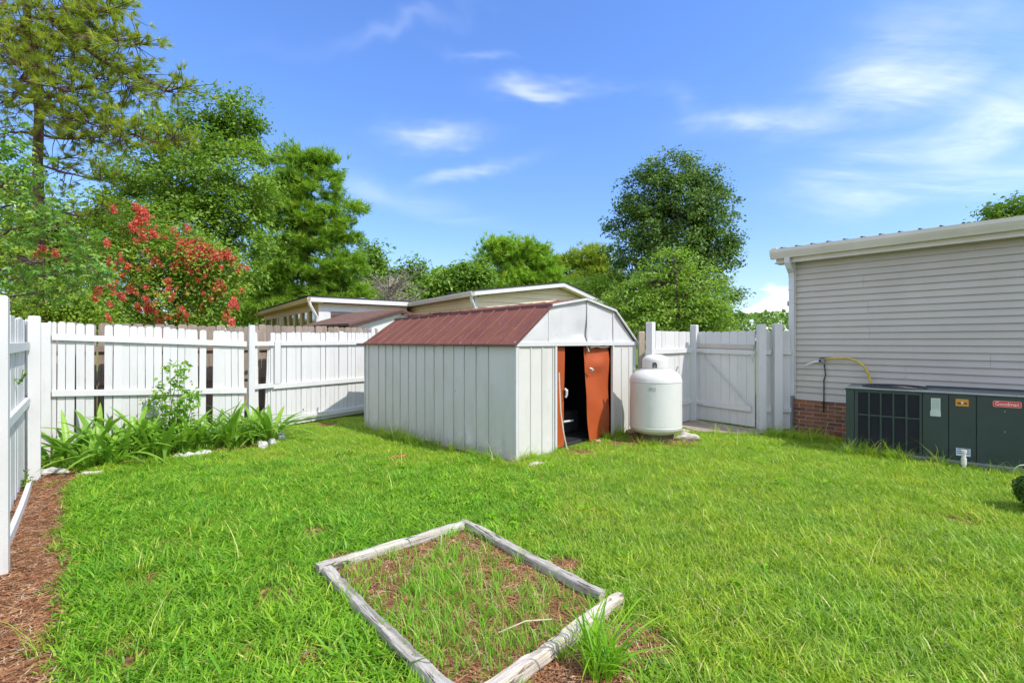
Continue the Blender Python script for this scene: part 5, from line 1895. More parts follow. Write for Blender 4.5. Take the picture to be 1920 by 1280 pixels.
tree('pear_tree', 'dark egg-shaped tree standing alone right of centre', 'tree', b0,
     px_lobes([(1255, 325, 62, 42), (1305, 345, 55, 50), (1215, 375, 60, 60), (1270, 400, 105, 80), (1330, 420, 60, 75), (1200, 450, 68, 70), (1275, 480, 110, 80), (1338, 485, 50, 72), (1188, 520, 50, 55), (1300, 560, 95, 60), (1370, 575, 26, 38)], Y, b0),
     820, 0.50, 78, 0.160, 'pear', trunk_r=0.26, group=BG, seed=3, forks=3, upb=0.8, aspect=0.6, shell=0.35)
Y = 16.0; b0 = at(1270, 640, Y); b0.z = 0
tree('green_myrtle', 'light yellow-green bushy tree in front of the dark egg-shaped tree', 'tree', b0,
     px_lobes([(1265, 500, 52, 32), (1230, 530, 60, 40), (1310, 540, 60, 40), (1180, 570, 55, 40), (1270, 580, 90, 45), (1345, 585, 45, 40), (1215, 610, 95, 35), (1320, 612, 70, 32)], Y, b0),
     430, 0.36, 46, 0.10, 'myrtle', trunk_r=0.06, group=BG, seed=4, forks=5, flat=0.5, upb=0.9, limb_r=.018)
Y = 38.0; b0 = at(975, 640, Y); b0.z = 0
tree('pine_tree', 'round-topped pine standing above the neighbouring roof ridge', 'pine', b0,
     px_lobes([(940, 472, 46, 22), (985, 480, 48, 26), (915, 490, 26, 14), (1010, 510, 42, 25), (970, 522, 60, 24), (1020, 545, 50, 25), (950, 555, 70, 22)], Y, b0),
     190, 0.8, 24, 0.2, 'pine', 'pine_bark', trunk_r=0.25, group=BG, seed=5, needles=True, nlen=0.46, nwid=0.055, flat=0.55, shell=0.35)
Y = 43.0; b0 = at(1085, 640, Y); b0.z = 0
tree('pine_tree', 'farther pine with a domed top between the round pine and the dark tree', 'pine', b0,
     px_lobes([(1092, 492, 46, 28), (1050, 515, 40, 26), (1120, 525, 40, 30), (1015, 490, 14, 12), (1080, 545, 75, 30), (1140, 550, 50, 35)], Y, b0),
     170, 0.9, 24, 0.2, 'pine_near', 'pine_bark', trunk_r=0.25, group=BG, seed=6, needles=True, nlen=0.5, nwid=0.058, flat=0.55, shell=0.35)
Y = 36.0; b0 = at(870, 640, Y); b0.z = 0
tree('shade_tree', 'low leafy tree left of the round-topped pine', 'tree', b0,
     px_lobes([(870, 520, 36, 24), (900, 530, 42, 30), (850, 545, 48, 30)], Y, b0), 130, 0.75, 46, 0.30, 'oak', trunk_r=0.15, group=BG, seed=7)
Y = 37.0; b0 = at(815, 640, Y); b0.z = 0
tree('shade_tree', 'bright green tree right of the bare grey shrub', 'tree', b0,
     px_lobes([(820, 525, 38, 26), (795, 545, 45, 32), (850, 560, 50, 30)], Y, b0), 130, 0.75, 46, 0.30, 'myrtle', trunk_r=0.15, group=BG, seed=8)
Y = 33.0; b0 = at(700, 640, Y); b0.z = 0
tree('shade_tree', 'leafy tree between the bushy pine and the bare grey shrub', 'tree', b0,
     px_lobes([(698, 485, 26, 28), (690, 530, 42, 40), (740, 545, 55, 40), (775, 505, 22, 22)], Y, b0), 190, 0.65, 46, 0.26, 'oak', trunk_r=0.16, group=BG, seed=9)
Y = 18.0; b0 = at(120, 640, Y); b0.z = 0
tree('shade_tree', 'yellow-green tree low behind the pine trunk at far left', 'tree', b0,
     px_lobes([(40, 440, 80, 50), (130, 430, 75, 45), (190, 400, 40, 40), (90, 500, 120, 60), (190, 480, 50, 50), (20, 360, 50, 50)], Y, b0), 300, 0.6, 50, 0.15, 'yellowy', trunk_r=0.16, group=BG, seed=10, forks=2)
Y = 22.0; b0 = at(1905, 640, Y); b0.z = 0
tree('shade_tree', 'treetop showing above the roof at the right edge', 'tree', b0,
     px_lobes([(1880, 400, 34, 24), (1925, 395, 40, 30), (1990, 380, 60, 50), (1900, 450, 80, 50)], Y, b0), 150, 0.5, 46, 0.19, 'oak', trunk_r=0.18, group=BG, seed=11)
Y = 31.0; b0 = at(440, 640, Y); b0.z = 0
tree('shade_tree', 'leafy tree low behind the tan porch roof', 'tree', b0,
     px_lobes([(420, 560, 80, 45), (500, 575, 70, 40), (620, 575, 80, 40), (690, 575, 60, 40)], Y, b0), 210, 0.8, 48, 0.26, 'myrtle', trunk_r=0.16, group=BG, seed=12)
Y = 30.0; b0 = at(1110, 640, Y); b0.z = 0
tree('shade_tree', 'leafy tree filling between the neighbouring gable and the light green tree', 'tree', b0,
     px_lobes([(1110, 560, 50, 40), (1150, 590, 60, 35), (1090, 600, 60, 30)], Y, b0), 130, 0.75, 46, 0.26, 'myrtle', trunk_r=0.15, group=BG, seed=13)


# red-flowered myrtle
def red_myrtle():
    Y = 13.0; b0 = at(320, 640, Y); b0.z = 0
    lob = px_lobes([(235, 430, 48, 45), (275, 430, 45, 40), (250, 500, 85, 65), (345, 480, 60, 55), (390, 500, 60, 55), (425, 525, 40, 40), (330, 560, 95, 60), (230, 575, 80, 45), (395, 585, 45, 35), (170, 560, 45, 45)], Y, b0)
    root = tree('red_myrtle', 'broad shrub tree covered in red flower clusters behind the white fence', 'flowering tree', b0, lob,
                520, 0.33, 48, 0.085, 'myrtle_red', trunk_r=0.055, seed=14, forks=6, upb=0.8, limb_r=.016)
    r = np.random.default_rng(55)
    metas = []
    for k in range(5):
        n = 110
        d = np.clip(r.normal(size=(n, 3)), -1.35, 1.35) * np.array([0.048, 0.048, 0.068]) * (0.8 + .1 * k)
        v, f, fid = leaf_quads(d, r.normal(size=(n, 3)), 0.045, 0.9, r=r)
        metas.append(mesh_tinted('flower_cluster', v, f, r.random(n)[fid], M['flower']))
    spots = [(213, 392), (255, 388), (262, 402), (257, 415), (275, 412), (248, 428), (201, 455), (256, 453), (277, 469), (290, 486), (303, 498), (325, 432), (332, 442), (341, 455), (352, 428), (310, 445),
             (330, 475), (345, 470), (352, 478), (362, 485), (338, 485), (372, 462), (385, 465), (398, 468), (410, 475), (420, 472), (430, 482), (437, 490), (425, 475), (405, 482), (375, 475), (452, 500), (463, 503), (445, 508),
             (358, 508), (372, 505), (232, 515), (197, 530), (210, 533), (245, 540), (272, 538), (229, 556), (256, 550), (273, 558), (280, 575), (275, 582), (315, 527), (320, 562), (340, 580), (425, 592), (430, 580), (437, 565), (452, 545),
             (105, 476), (75, 472), (125, 490), (183, 545), (178, 560), (395, 560), (408, 535), (420, 550), (435, 605), (290, 440), (268, 440), (300, 600), (350, 590), (240, 500), (360, 455)]
    rr = random.Random(9)
    spots += [(rr.gauss(395, 30), rr.gauss(478, 12)) for _ in range(44)] + [(rr.gauss(262, 18), rr.gauss(418, 22)) for _ in range(14)] + [(rr.gauss(345, 22), rr.gauss(470, 16)) for _ in range(14)] + [(rr.uniform(200, 450), rr.uniform(470, 600)) for _ in range(60)]
    lo = np.array(lob)
    cam_l = Vector((0, 0, H)) - b0
    for i, (px, py) in enumerate(spots):
        # on the outer face of the crown: march along the sight line until the lobes begin
        dv = (at(px, py, 1.0) - Vector((0, 0, H))).normalized()
        hit = None
        for s in np.arange(9.5, 16, 0.08):
            p = cam_l + dv * float(s)
            q = ((p.x - lo[:, 0]) / lo[:, 3]) ** 2 + ((p.y - lo[:, 1]) / lo[:, 4]) ** 2 + ((p.z - lo[:, 2]) / lo[:, 5]) ** 2
            if q.min() < 0.92:
                hit = p; break
        if hit is None:
            hit = cam_l + dv * 13.2
        s = rr.uniform(0.6, 1.1) if i < 68 else rr.uniform(.35, .8)
        place('flower_cluster', metas[i % 5], root, hit, (rr.uniform(-.5, .5), rr.uniform(-.5, .5), rr.uniform(0, 6)), (s, s, s * rr.uniform(.8, 1.4)))


red_myrtle()

# dead grey shrub
def dead_shrub():
    Y = 27.0
    b0 = at(728, 640, Y); b0.z = 0
    root = empty('bare_shrub', b0)
    tag(root, 'leafless grey-brown bushy tree behind the porch roof', 'bare tree')
    b = MB(); rr = random.Random(3)
    b.tube([(0, 0, 0), (0.05, 0, 2.5), (-0.05, 0, 4.0), (0.1, 0, 5.4)], [.09, .075, .05, .02], 7)
    b.build('trunk', M['dead_twig'], root)
    t = MB()
    for i in range(150):
        z = rr.uniform(2.0, 4.6)
        a = rr.uniform(0, 6.283); L = rr.uniform(0.7, 1.9) * (1.2 - .1 * abs(z - 3))
        p0 = Vector((0, 0, z))
        p1 = p0 + Vector((math.cos(a) * L, math.sin(a) * L, rr.uniform(-.1, 1.0) * L))
        pts = branch_mesh(t, p0, p1, .028, .012, rr.uniform(-1, .5), 4, 3, rr)
        for k in range(6):
            q = pts[rr.randint(1, 4)]
            e = q + Vector((rr.uniform(-1, 1), rr.uniform(-1, 1), rr.uniform(-.5, .8))) * .55
            branch_mesh(t, q, e, .013, .006, .3, 2, 3, rr)
    t.build('twigs', M['dead_twig'], root)


dead_shrub()


# near-left loblolly pine with long visible boughs
def near_pine():
    Y = 13.0
    b0 = at(74, 640, Y); b0.z = 0
    root = empty('pine_tree', b0)
    tag(root, 'large pine at the left edge with long dark boughs reaching over the sky', 'pine', BG)
    r = np.random.default_rng(77); rr = random.Random(77)
    W = lambda px, py, dy=0.0: at(px, py, Y + dy) - b0
    tb = MB()
    tpts = [Vector((0, 0, -.1)), W(72, 560), W(74, 420), W(70, 300), W(74, 210), W(62, 120), W(50, 20), W(40, -120), W(38, -300)]
    tb.tube(tpts, [.145, .13, .12, .112, .105, .095, .085, .065, .03], 9)
    tb.build('trunk', M['pine_bark'], root, smooth=True)
    boughs = [
        [(-60, 25, 0), (0, 48, -.6), (50, 62, -.8), (98, 72, -1.0), (128, 68, -1.1), (165, 60, -1.2), (200, 70, -1.4), (235, 80, -1.5), (262, 84, -1.6)],
        [(128, 70, -1.1), (165, 95, -1.1), (205, 122, -1.1), (240, 135, -1.2), (275, 150, -1.2), (310, 172, -1.3), (345, 165, -1.3)],
        [(205, 122, -1.1), (228, 145, -1.0), (246, 172, -1.0)],
        [(128, 68, -1.1), (129, 42, -1.2), (150, 35, -1.3), (180, 25, -1.4), (215, 15, -1.5)],
        [(55, 110, 0), (-10, 60, .4), (-60, 40, .6)],
        [(62, 120, 0), (20, 120, -.3), (0, 112, -.5), (-40, 100, -.6)],
        [(68, 180, 0), (110, 178, -.4), (140, 195, -.7), (180, 215, -.9), (215, 235, -1.1), (255, 255, -1.2), (300, 268, -1.3), (335, 265, -1.3)],
        [(64, 140, 0), (110, 120, .4), (150, 128, .6), (180, 148, .8), (205, 150, .9)],
        [(72, 250, 0), (30, 248, .2), (0, 250, .3), (-40, 245, .4)],
        [(72, 250, 0), (120, 262, -.3), (150, 258, -.5), (185, 265, -.5)],
        [(73, 290, 0), (100, 300, .1), (130, 295, .2)],
        [(73, 310, 0), (110, 322, -.1), (150, 330, -.2), (190, 338, -.3)],
        [(50, 20, 0), (100, -20, -.5), (160, -20, -.9), (220, 20, -1.2)],
        [(48, 0, 0), (80, 20, -1.0), (120, 15, -1.2), (160, 5, -1.4)],
        [(60, 110, 0), (30, 170, -.6), (70, 200, -.9), (130, 235, -1.1)],
        [(45, -40, 0), (0, 10, -.8), (-30, 30, -1.0)],
        [(45, -80, 0), (120, -60, -.4), (200, -30, -.6)],
        [(70, 400, 0), (110, 395, -.3), (150, 405, -.4), (190, 395, -.4)],
        [(60, 110, 0), (40, 80, -.9), (70, 95, -1.3), (110, 110, -1.5)],
        [(62, 130, 0), (45, 150, -1.0), (80, 160, -1.4), (120, 170, -1.5), (160, 180, -1.5)],
        [(52, 40, 0), (20, 70, -1.0), (55, 30, -1.4), (95, 40, -1.6), (140, 90, -1.6)],
        [(66, 150, 0), (20, 190, -.9), (-20, 200, -1.2)],
        [(64, 140, 0), (100, 205, -1.0), (150, 225, -1.3), (200, 245, -1.4), (240, 275, -1.4)],
        [(55, 70, 0), (10, 90, -1.2), (40, 130, -1.5), (90, 140, -1.6)],
    ]
    lb = MB()
    tips = []; tdirs = []
    for bi, bg in enumerate(boughs):
        P = [W(*p) for p in bg]
        # resample
        pts = []
        for a, c in zip(P[:-1], P[1:]):
            for k in range(3):
                pts.append(a.lerp(c, k / 3) + Vector((rr.uniform(-1, 1), rr.uniform(-1, 1), rr.uniform(-1, 1))) * .025)
        pts.append(P[-1])
        big = bi in (0, 1, 6, 12)
        r0 = .085 if bi == 0 else (.06 if big else .042)
        rad = [r0 * (1 - .8 * i / (len(pts) - 1)) for i in range(len(pts))]
        lb.tube(pts, rad, 6, cap=False)
        n = len(pts)
        dens = 6 if bi not in (8, 10, 11, 17) else 3
        for i in range(2, n):
            tdir = (pts[i] - pts[i - 1]).normalized()
            for k in range(dens):
                if bi == 0 and i < 7 and rr.random() < .35: continue
                a = rr.uniform(0, 6.283)
                side = Vector((math.cos(a), math.sin(a) * .8, math.sin(a * 1.7) * .65))
                L = rr.uniform(.25, 1.0) * (1.0 - .3 * i / n)
                e = pts[i] + (tdir * .55 + side).normalized() * L + Vector((0, 0, .06))
                tp = branch_mesh(lb, pts[i], e, .012, .006, .3, 3, 3, rr)
                for q in (tp[-1], tp[-2] if rr.random() < .6 else None):
                    if q is None: continue
                    for _ in range(1):
                        tips.append(q + Vector((rr.uniform(-1, 1), rr.uniform(-1, 1), rr.uniform(-1, 1))) * .09)
                        tdirs.append((e - pts[i]).normalized() + Vector((0, 0, .35)) + Vector((rr.uniform(-1, 1), rr.uniform(-1, 1), rr.uniform(-1, 1))) * .3)
        tips.append(P[-1]); tdirs.append((P[-1] - P[-2]).normalized())
    lb.build('boughs', M['pine_bark'], root)
    v, f, tint = needle_tufts(np.array([tuple(t) for t in tips]), np.array([tuple(t) for t in tdirs]), 0.19, 0.013, 34, r)
    k = 34
    base_t = np.repeat(r.random(len(tips)), k)
    place('crown', mesh_tinted('crown', v, f, np.clip(.5 * tint + .5 * base_t, 0, 1), M['pine_near']), root)


near_pine()


# sweetgum close behind the fence at far left: star-shaped leaves
def sweetgum():
    Y = 9.2
    b0 = at(-40, 640, Y); b0.z = 0
    root = empty('sweetgum_tree', b0)
    tag(root, 'young tree with large star-shaped leaves hanging over the fence at the left edge', 'tree')
    rr = random.Random(21); r = np.random.default_rng(21)
    W = lambda px, py, dy=0.0: at(px, py, Y + dy) - b0
    tb = MB()
    tb.tube([Vector((0, 0, 0)), W(-45, 520), W(-50, 380), W(-40, 260), W(-30, 150)], [.09, .075, .06, .045, .02], 8)
    tb.build('trunk', M['bark'], root, smooth=True)
    brs = [[(-45, 480), (20, 430), (80, 420), (130, 430), (165, 450)], [(-48, 420), (0, 350), (40, 320), (75, 330), (100, 365)], [(-45, 330), (-10, 290), (25, 275), (60, 300)],
           [(-45, 520), (20, 500), (90, 490), (150, 475), (205, 505)], [(-45, 560), (30, 555), (90, 545), (140, 540)], [(-40, 300), (0, 240), (30, 235)],
           [(-45, 400), (20, 385), (70, 395), (110, 410)], [(-45, 540), (40, 520), (110, 515), (170, 500), (190, 520)]]
    lb = MB()
    pos = []
    for bi, bg in enumerate(brs):
        dy = rr.uniform(-.35, .35)
        P = [W(p[0], p[1], dy * i / 4) for i, p in enumerate(bg)]
        pts = []
        for a, c in zip(P[:-1], P[1:]):
            for k in range(4):
                pts.append(a.lerp(c, k / 4))
        pts.append(P[-1])
        lb.tube(pts, [.022 * (1 - .8 * i / (len(pts) - 1)) for i in range(len(pts))], 5, cap=False)
        for i in range(2, len(pts)):
            for k in range(3):
                e = pts[i] + Vector((rr.uniform(-.28, .28), rr.uniform(-.3, .3), rr.uniform(-.25, .16)))
                branch_mesh(lb, pts[i], e, .005, .003, .2, 2, 3, rr)
                for _ in range(4):
                    pos.append(e + Vector((rr.uniform(-1, 1), rr.uniform(-1, 1), rr.uniform(-1.1, .6))) * .12)
    lb.build('limbs', M['bark'], root)
    # star leaf: five pointed lobes, drooping
    def star(k):
        vv = [(0, 0, 0)]
        lobes = [-118, -62, 0, 62, 118]; lens = [.62, .92, 1.0, .92, .62]
        out = [(-.05, -.08)]
        pts2 = []
        for i, (a, L) in enumerate(zip(lobes, lens)):
            pts2.append((a, L))
            if i < 4:
                pts2.append(((a + lobes[i + 1]) / 2, .36))
        vv = [(0, 0, 0.02)]
        for a, L in pts2:
            q = R(a)
            vv.append((math.sin(q) * L, math.cos(q) * L, -0.28 * L * L - .05 * (k % 3) * abs(math.sin(q))))
        vv.append((0, -.12, 0.0))
        n = len(vv)
        ff = [(0, i + 1, i) for i in range(1, n - 1)] + [(0, 1, n - 1)]
        return np.array(vv) * .095, [tuple(f) for f in ff]
    metas = []
    for k in range(4):
        v, f = star(k)
        metas.append(mesh_tinted('leaf', v, np.array(f), np.full(len(f), (k + .3) / 4), M['gum']))
    # the 280 leaves that show largest are objects, the rest one mass
    pos.sort(key=lambda p: (p + b0).y)
    front = pos[:280]; rest = pos[280:]
    for i, p in enumerate(front):
        s = rr.uniform(.8, 1.35)
        place('leaf', metas[i % 4], root, p, (R(rr.uniform(-70, 30)), R(rr.uniform(-40, 40)), rr.uniform(0, 6.28)), (s, s, s))
    V_, F_, T_ = [], [], []
    o = 0
    for i, p in enumerate(rest):
        v, f = star(i % 4)
        E = np.array(Euler((R(rr.uniform(-70, 30)), R(rr.uniform(-40, 40)), rr.uniform(0, 6.28))).to_matrix())
        v = v @ E.T * rr.uniform(.8, 1.35) + np.array(p)
        V_.append(v); F_.append(np.array(f) + o); o += len(v); T_ += [rr.random()] * len(f)
    if V_:
        ob = place('crown', mesh_tinted('crown', np.concatenate(V_), np.concatenate(F_), T_, M['gum']), root)
        ob['kind'] = 'stuff'


sweetgum()

Y = 11.0; b0 = at(90, 640, Y); b0.z = 0
tree('leafy_shrub', 'yellow-green leafy shrub mass just over the fence at far left', 'shrub', b0,
     px_lobes([(30, 560, 60, 50), (110, 570, 70, 45), (180, 590, 50, 35), (60, 610, 90, 35), (150, 620, 70, 30), (20, 480, 45, 45)], Y, b0), 300, 0.28, 46, 0.075, 'yellowy', trunk_r=0.04, seed=15, forks=4, limb_r=.014)


# distant woodland
def far_wood():
    r = np.random.default_rng(5)
    n = 30000
    X = r.uniform(-150, 170, n)
    Yd = 95 + r.random(n) * 22
    prof = 5.2 + 2.6 * fnoise(X, X * 0 + 3, 0.11) + 1.6 * fnoise(X, X * 0 + 8, 0.4)
    Z = prof * (1 - r.random(n) ** 2.2 * 0.98)
    C = np.stack([X, Yd + (1 - Z / prof) * -3, Z], 1)
    N = r.normal(size=(n, 3)) * .6 + np.array([0, -.5, .7])
    v, f, fid = leaf_quads(C, N, 1.0, 0.7, r=r)
    t = np.clip(.6 * r.random(n) + .4 * fnoise(X, Yd, .25), 0, 1)
    tag(place('distant_woodland', mesh_tinted('distant_woodland', v, f, t[fid], M['far_green'])), 'low line of distant woods on the horizon right of the dark tree', 'woodland', kind='stuff')


far_wood()

# ------------------------------------------------------------------ strap-leaved plants in the bed
def strap_leaf(seed, L, w, arch, m):
    r = random.Random(seed)
    n = 7
    vv = []; ff = []
    for i in range(n + 1):
        t = i / n
        x = arch * t ** 2.2 * L
        z = L * (t - 0.30 * arch * t ** 3)
        ww = w * (0.55 + 1.1 * t - 1.6 * t * t * t) if t < 1 else 0.002
        ww = max(ww, .002)
        vv += [(x, -ww / 2, z + .10 * ww), (x + ww * .16, 0, z - .05 * ww), (x, ww / 2, z + .10 * ww)]
    for i in range(n):
        a = i * 3
        ff += [(a, a + 1, a + 4, a + 3), (a + 1, a + 2, a + 5, a + 4)]
    return mesh_tinted('leaf', np.array(vv), np.array(ff), np.full(len(ff), r.random() * .95), M[m])


def irises():
    metas = [strap_leaf(k, 0.50 + 0.03 * k, 0.056 + .006 * (k % 4), 0.22 + 0.13 * (k % 6), 'iris') for k in range(10)]
    dry = [strap_leaf(30 + k, 0.36, 0.035, 0.8 + .1 * k, 'iris_dry') for k in range(3)]
    rows = []
    old = [(100, 845), (130, 850), (165, 858), (185, 835), (205, 865), (232, 850), (225, 822), (255, 835), (285, 835), (268, 815), (310, 832), (345, 828), (330, 812), (372, 830), (400, 822), (388, 805), (430, 822), (455, 812), (420, 803), (478, 805), (508, 820)]
    # bed runs between the fence foot and the edging stones
    fpy = lambda px: 854 + (813 - 854) * (px - 100) / 355.0
    epy = lambda px: float(np.interp(px, [90, 170, 354, 492, 530], [884, 884, 853, 838, 822]))
    depth = [.75, .5, .8, .3, .85, .75, .3, .55, .75, .3, .8, .75, .35, .7, .72, .3, .75, .7, .3, .4, .8]
    spots = [(px, fpy(px) + f * (epy(px) - fpy(px))) for (px, _), f in zip(old, depth)]
    labs = ['strap-leaved plant nearest the white corner post', 'strap-leaved plant second from the corner post', 'strap-leaved plant behind the half-buried tan stone',
            'upright strap-leaved plant in front of the wide fence gap', 'yellowing strap-leaved plant at the front left of the bed', 'strap-leaved plant with withered leaves right of the tan stone',
            'strap-leaved plant against the fence right of the wide gap', 'long arching strap-leaved plant left of the leafy sapling', 'strap-leaved plant below the left side of the leafy sapling',
            'strap-leaved plant against the fence just left of the leafy sapling', 'strap-leaved plant directly in front of the leafy sapling', 'strap-leaved plant behind the three touching white stones',
            'strap-leaved plant hidden at the foot of the leafy sapling', 'strap-leaved plant just right of the three touching white stones', 'strap-leaved plant in front of the narrow fence gap',
            'strap-leaved plant against the fence by the narrow gap', 'dense strap-leaved plant right of the narrow fence gap', 'strap-leaved plant left of the round pale stone',
            'strap-leaved plant against the fence left of the white post', 'strap-leaved plant at the foot of the white post', 'fan of strap leaves at the right end of the bed behind the round stone']
    rr = random.Random(31)
    for i, (px, py) in enumerate(spots):
        p = gp(px, py)
        p = (p[0], p[1], float(gz(p[0], p[1])))
        root = empty('iris_plant', p, rr.uniform(0, 6.28))
        tag(root, labs[i], 'plant', 'strap-leaved plants in the bed')
        n = rr.randint(20, 25)
        for k in range(n):
            a = 2.4 * k + rr.uniform(-.4, .4)
            lean = R(rr.uniform(4, 42))
            s = rr.uniform(.7, 1.25) * (1.05 if i in (3, 7, 20) else .95)
            me = rr.choice(dry) if (rr.random() < (.2 if i in (4, 5, 7, 8) else .06)) else rr.choice(metas)
            if me in dry: lean = R(rr.uniform(45, 80))
            e = (Matrix.Rotation(a, 3, 'Z') @ Matrix.Rotation(lean, 3, 'Y')).to_euler()
            place('leaf', me, root, (.04 * math.cos(a), .04 * math.sin(a), -0.01), e, (s, s, s))


irises()


def sapling():
    p = gp(325, 838)
    root = empty('leafy_sapling', (p[0], p[1], 0))
    tag(root, 'leafy light green sapling standing up among the strap-leaved plants', 'plant')
    rr = random.Random(8); r = np.random.default_rng(8)
    b = MB(); tips = []
    Yd = p[1]
    for (px, py) in ((318, 684), (340, 690), (330, 715), (300, 725), (352, 735), (290, 745), (335, 755), (310, 770), (365, 745), (280, 760), (345, 700), (355, 765)):
        e = at(px, py, Yd + rr.uniform(-.2, .2)) - Vector((p[0], p[1], 0))
        pts = branch_mesh(b, (rr.uniform(-.05, .05), rr.uniform(-.05, .05), 0), e, .008, .003, .6, 5, 4, rr)
        for q in pts[1:]:
            for k in range(4):
                tips.append(q + Vector((rr.uniform(-1, 1), rr.uniform(-1, 1), rr.uniform(-.8, .8))) * .11)
        tips += [pts[-1] + Vector((rr.uniform(-1, 1), rr.uniform(-1, 1), rr.uniform(-1, 1))) * .06 for _ in range(8)]
    b.build('stems', M['sapling'], root)
    C = np.array([tuple(t) for t in tips])
    C = np.repeat(C, 2, 0) + r.normal(size=(len(C) * 2, 3)) * .03
    v, f, fid = leaf_quads(C, r.normal(size=C.shape) * .6 + np.array([.1, -.3, .7]), 0.075, 0.55, r=r)
    place('foliage', mesh_tinted('foliage', v, f, r.random(len(C))[fid], M['sapling']), root)


sapling()


# little vines on the left fence
def vine():
    rr = random.Random(12); r = np.random.default_rng(12)
    for (px, py, Yd, lab, n) in ((40, 715, 4.55, 'small vine sprig poking through the left fence boards', 7), (46, 884, 5.0, 'little weed sprouting at the foot of the left fence', 16)):
        c = at(px, py, Yd)
        root = empty('weed_sprig', c if py < 800 else (c.x, c.y, 0.0))
        tag(root, lab, 'weed')
        b = MB(); tips = []
        for k in range(n):
            e = Vector((rr.uniform(-.03, .10), rr.uniform(-.08, .06), rr.uniform(-.05, .14) if py < 800 else rr.uniform(.04, .2)))
            b.tube([(0, 0, 0), e * .5 + Vector((0, 0, .02)), e], .0025, 4)
            tips += [e, e * .7]
        b.build('stems', M['sapling'], root)
        C = np.array([tuple(t) for t in tips])
        v, f, fid = leaf_quads(C, r.normal(size=C.shape) + np.array([0, -.5, .6]), .05, .55, r=r)
        place('foliage', mesh_tinted('foliage', v, f, r.random(len(C))[fid], M['oak']), root)


vine()


# clipped shrub at the right edge
def edge_shrub():
    p = gp(1958, 962)
    root = empty('round_shrub', (p[0], p[1], 0))
    tag(root, 'small dark rounded shrub cut off by the right edge of the picture', 'shrub')
    r = np.random.default_rng(6); rr = random.Random(6)
    b = MB()
    for k in range(14):
        a = rr.uniform(0, 6.28)
        branch_mesh(b, (0, 0, 0), (math.cos(a) * .16, math.sin(a) * .16, rr.uniform(.12, .3)), .008, .003, .4, 3, 4, rr)
    b.build('stems', M['bark'], root)
    n = 5200
    d = r.normal(size=(n, 3)); d /= np.linalg.norm(d, axis=1, keepdims=True)
    rad = .45 + .55 * r.random(n) ** .5
    C = d * rad[:, None] * np.array([.20, .20, .17]) * (0.85 + .3 * fnoise(d[:, 0] * 3, d[:, 2] * 3, 1.2))[:, None] + np.array([0, 0, .19])
    C[:, 2] = np.maximum(C[:, 2], .01)
    v, f, fid = leaf_quads(C, d + r.normal(size=(n, 3)) * .6, .026, .6, r=r)
    place('foliage', mesh_tinted('foliage', v, f, r.random(n)[fid], M['boxwood']), root)


edge_shrub()


# ------------------------------------------------------------------ grass
def blade_strip(r, L, w, bend, az, base, twist=0.0, segs=3):
    """curved blade; returns verts (2*segs+1), quads+tri as triangles"""
    d = np.array([math.cos(az), math.sin(az), 0]); s = np.array([-math.sin(az + twist), math.cos(az + twist), 0])
    vv = []
    for i in range(segs):
        t = i / segs
        c = base + d * (bend * L * t ** 1.8) + np.array([0, 0, L * (t - .35 * bend * t * t)])
        ww = w * (1 - .55 * t)
        vv += [c - s * ww / 2, c + s * ww / 2]
    t = 1.0
    vv.append(base + d * (bend * L) + np.array([0, 0, L * (t - .35 * bend)]))
    ff = []
    for i in range(segs - 1):
        a = 2 * i
        ff += [(a, a + 1, a + 3), (a, a + 3, a + 2)]
    a = 2 * (segs - 1)
    ff.append((a, a + 1, a + 2))
    return vv, ff


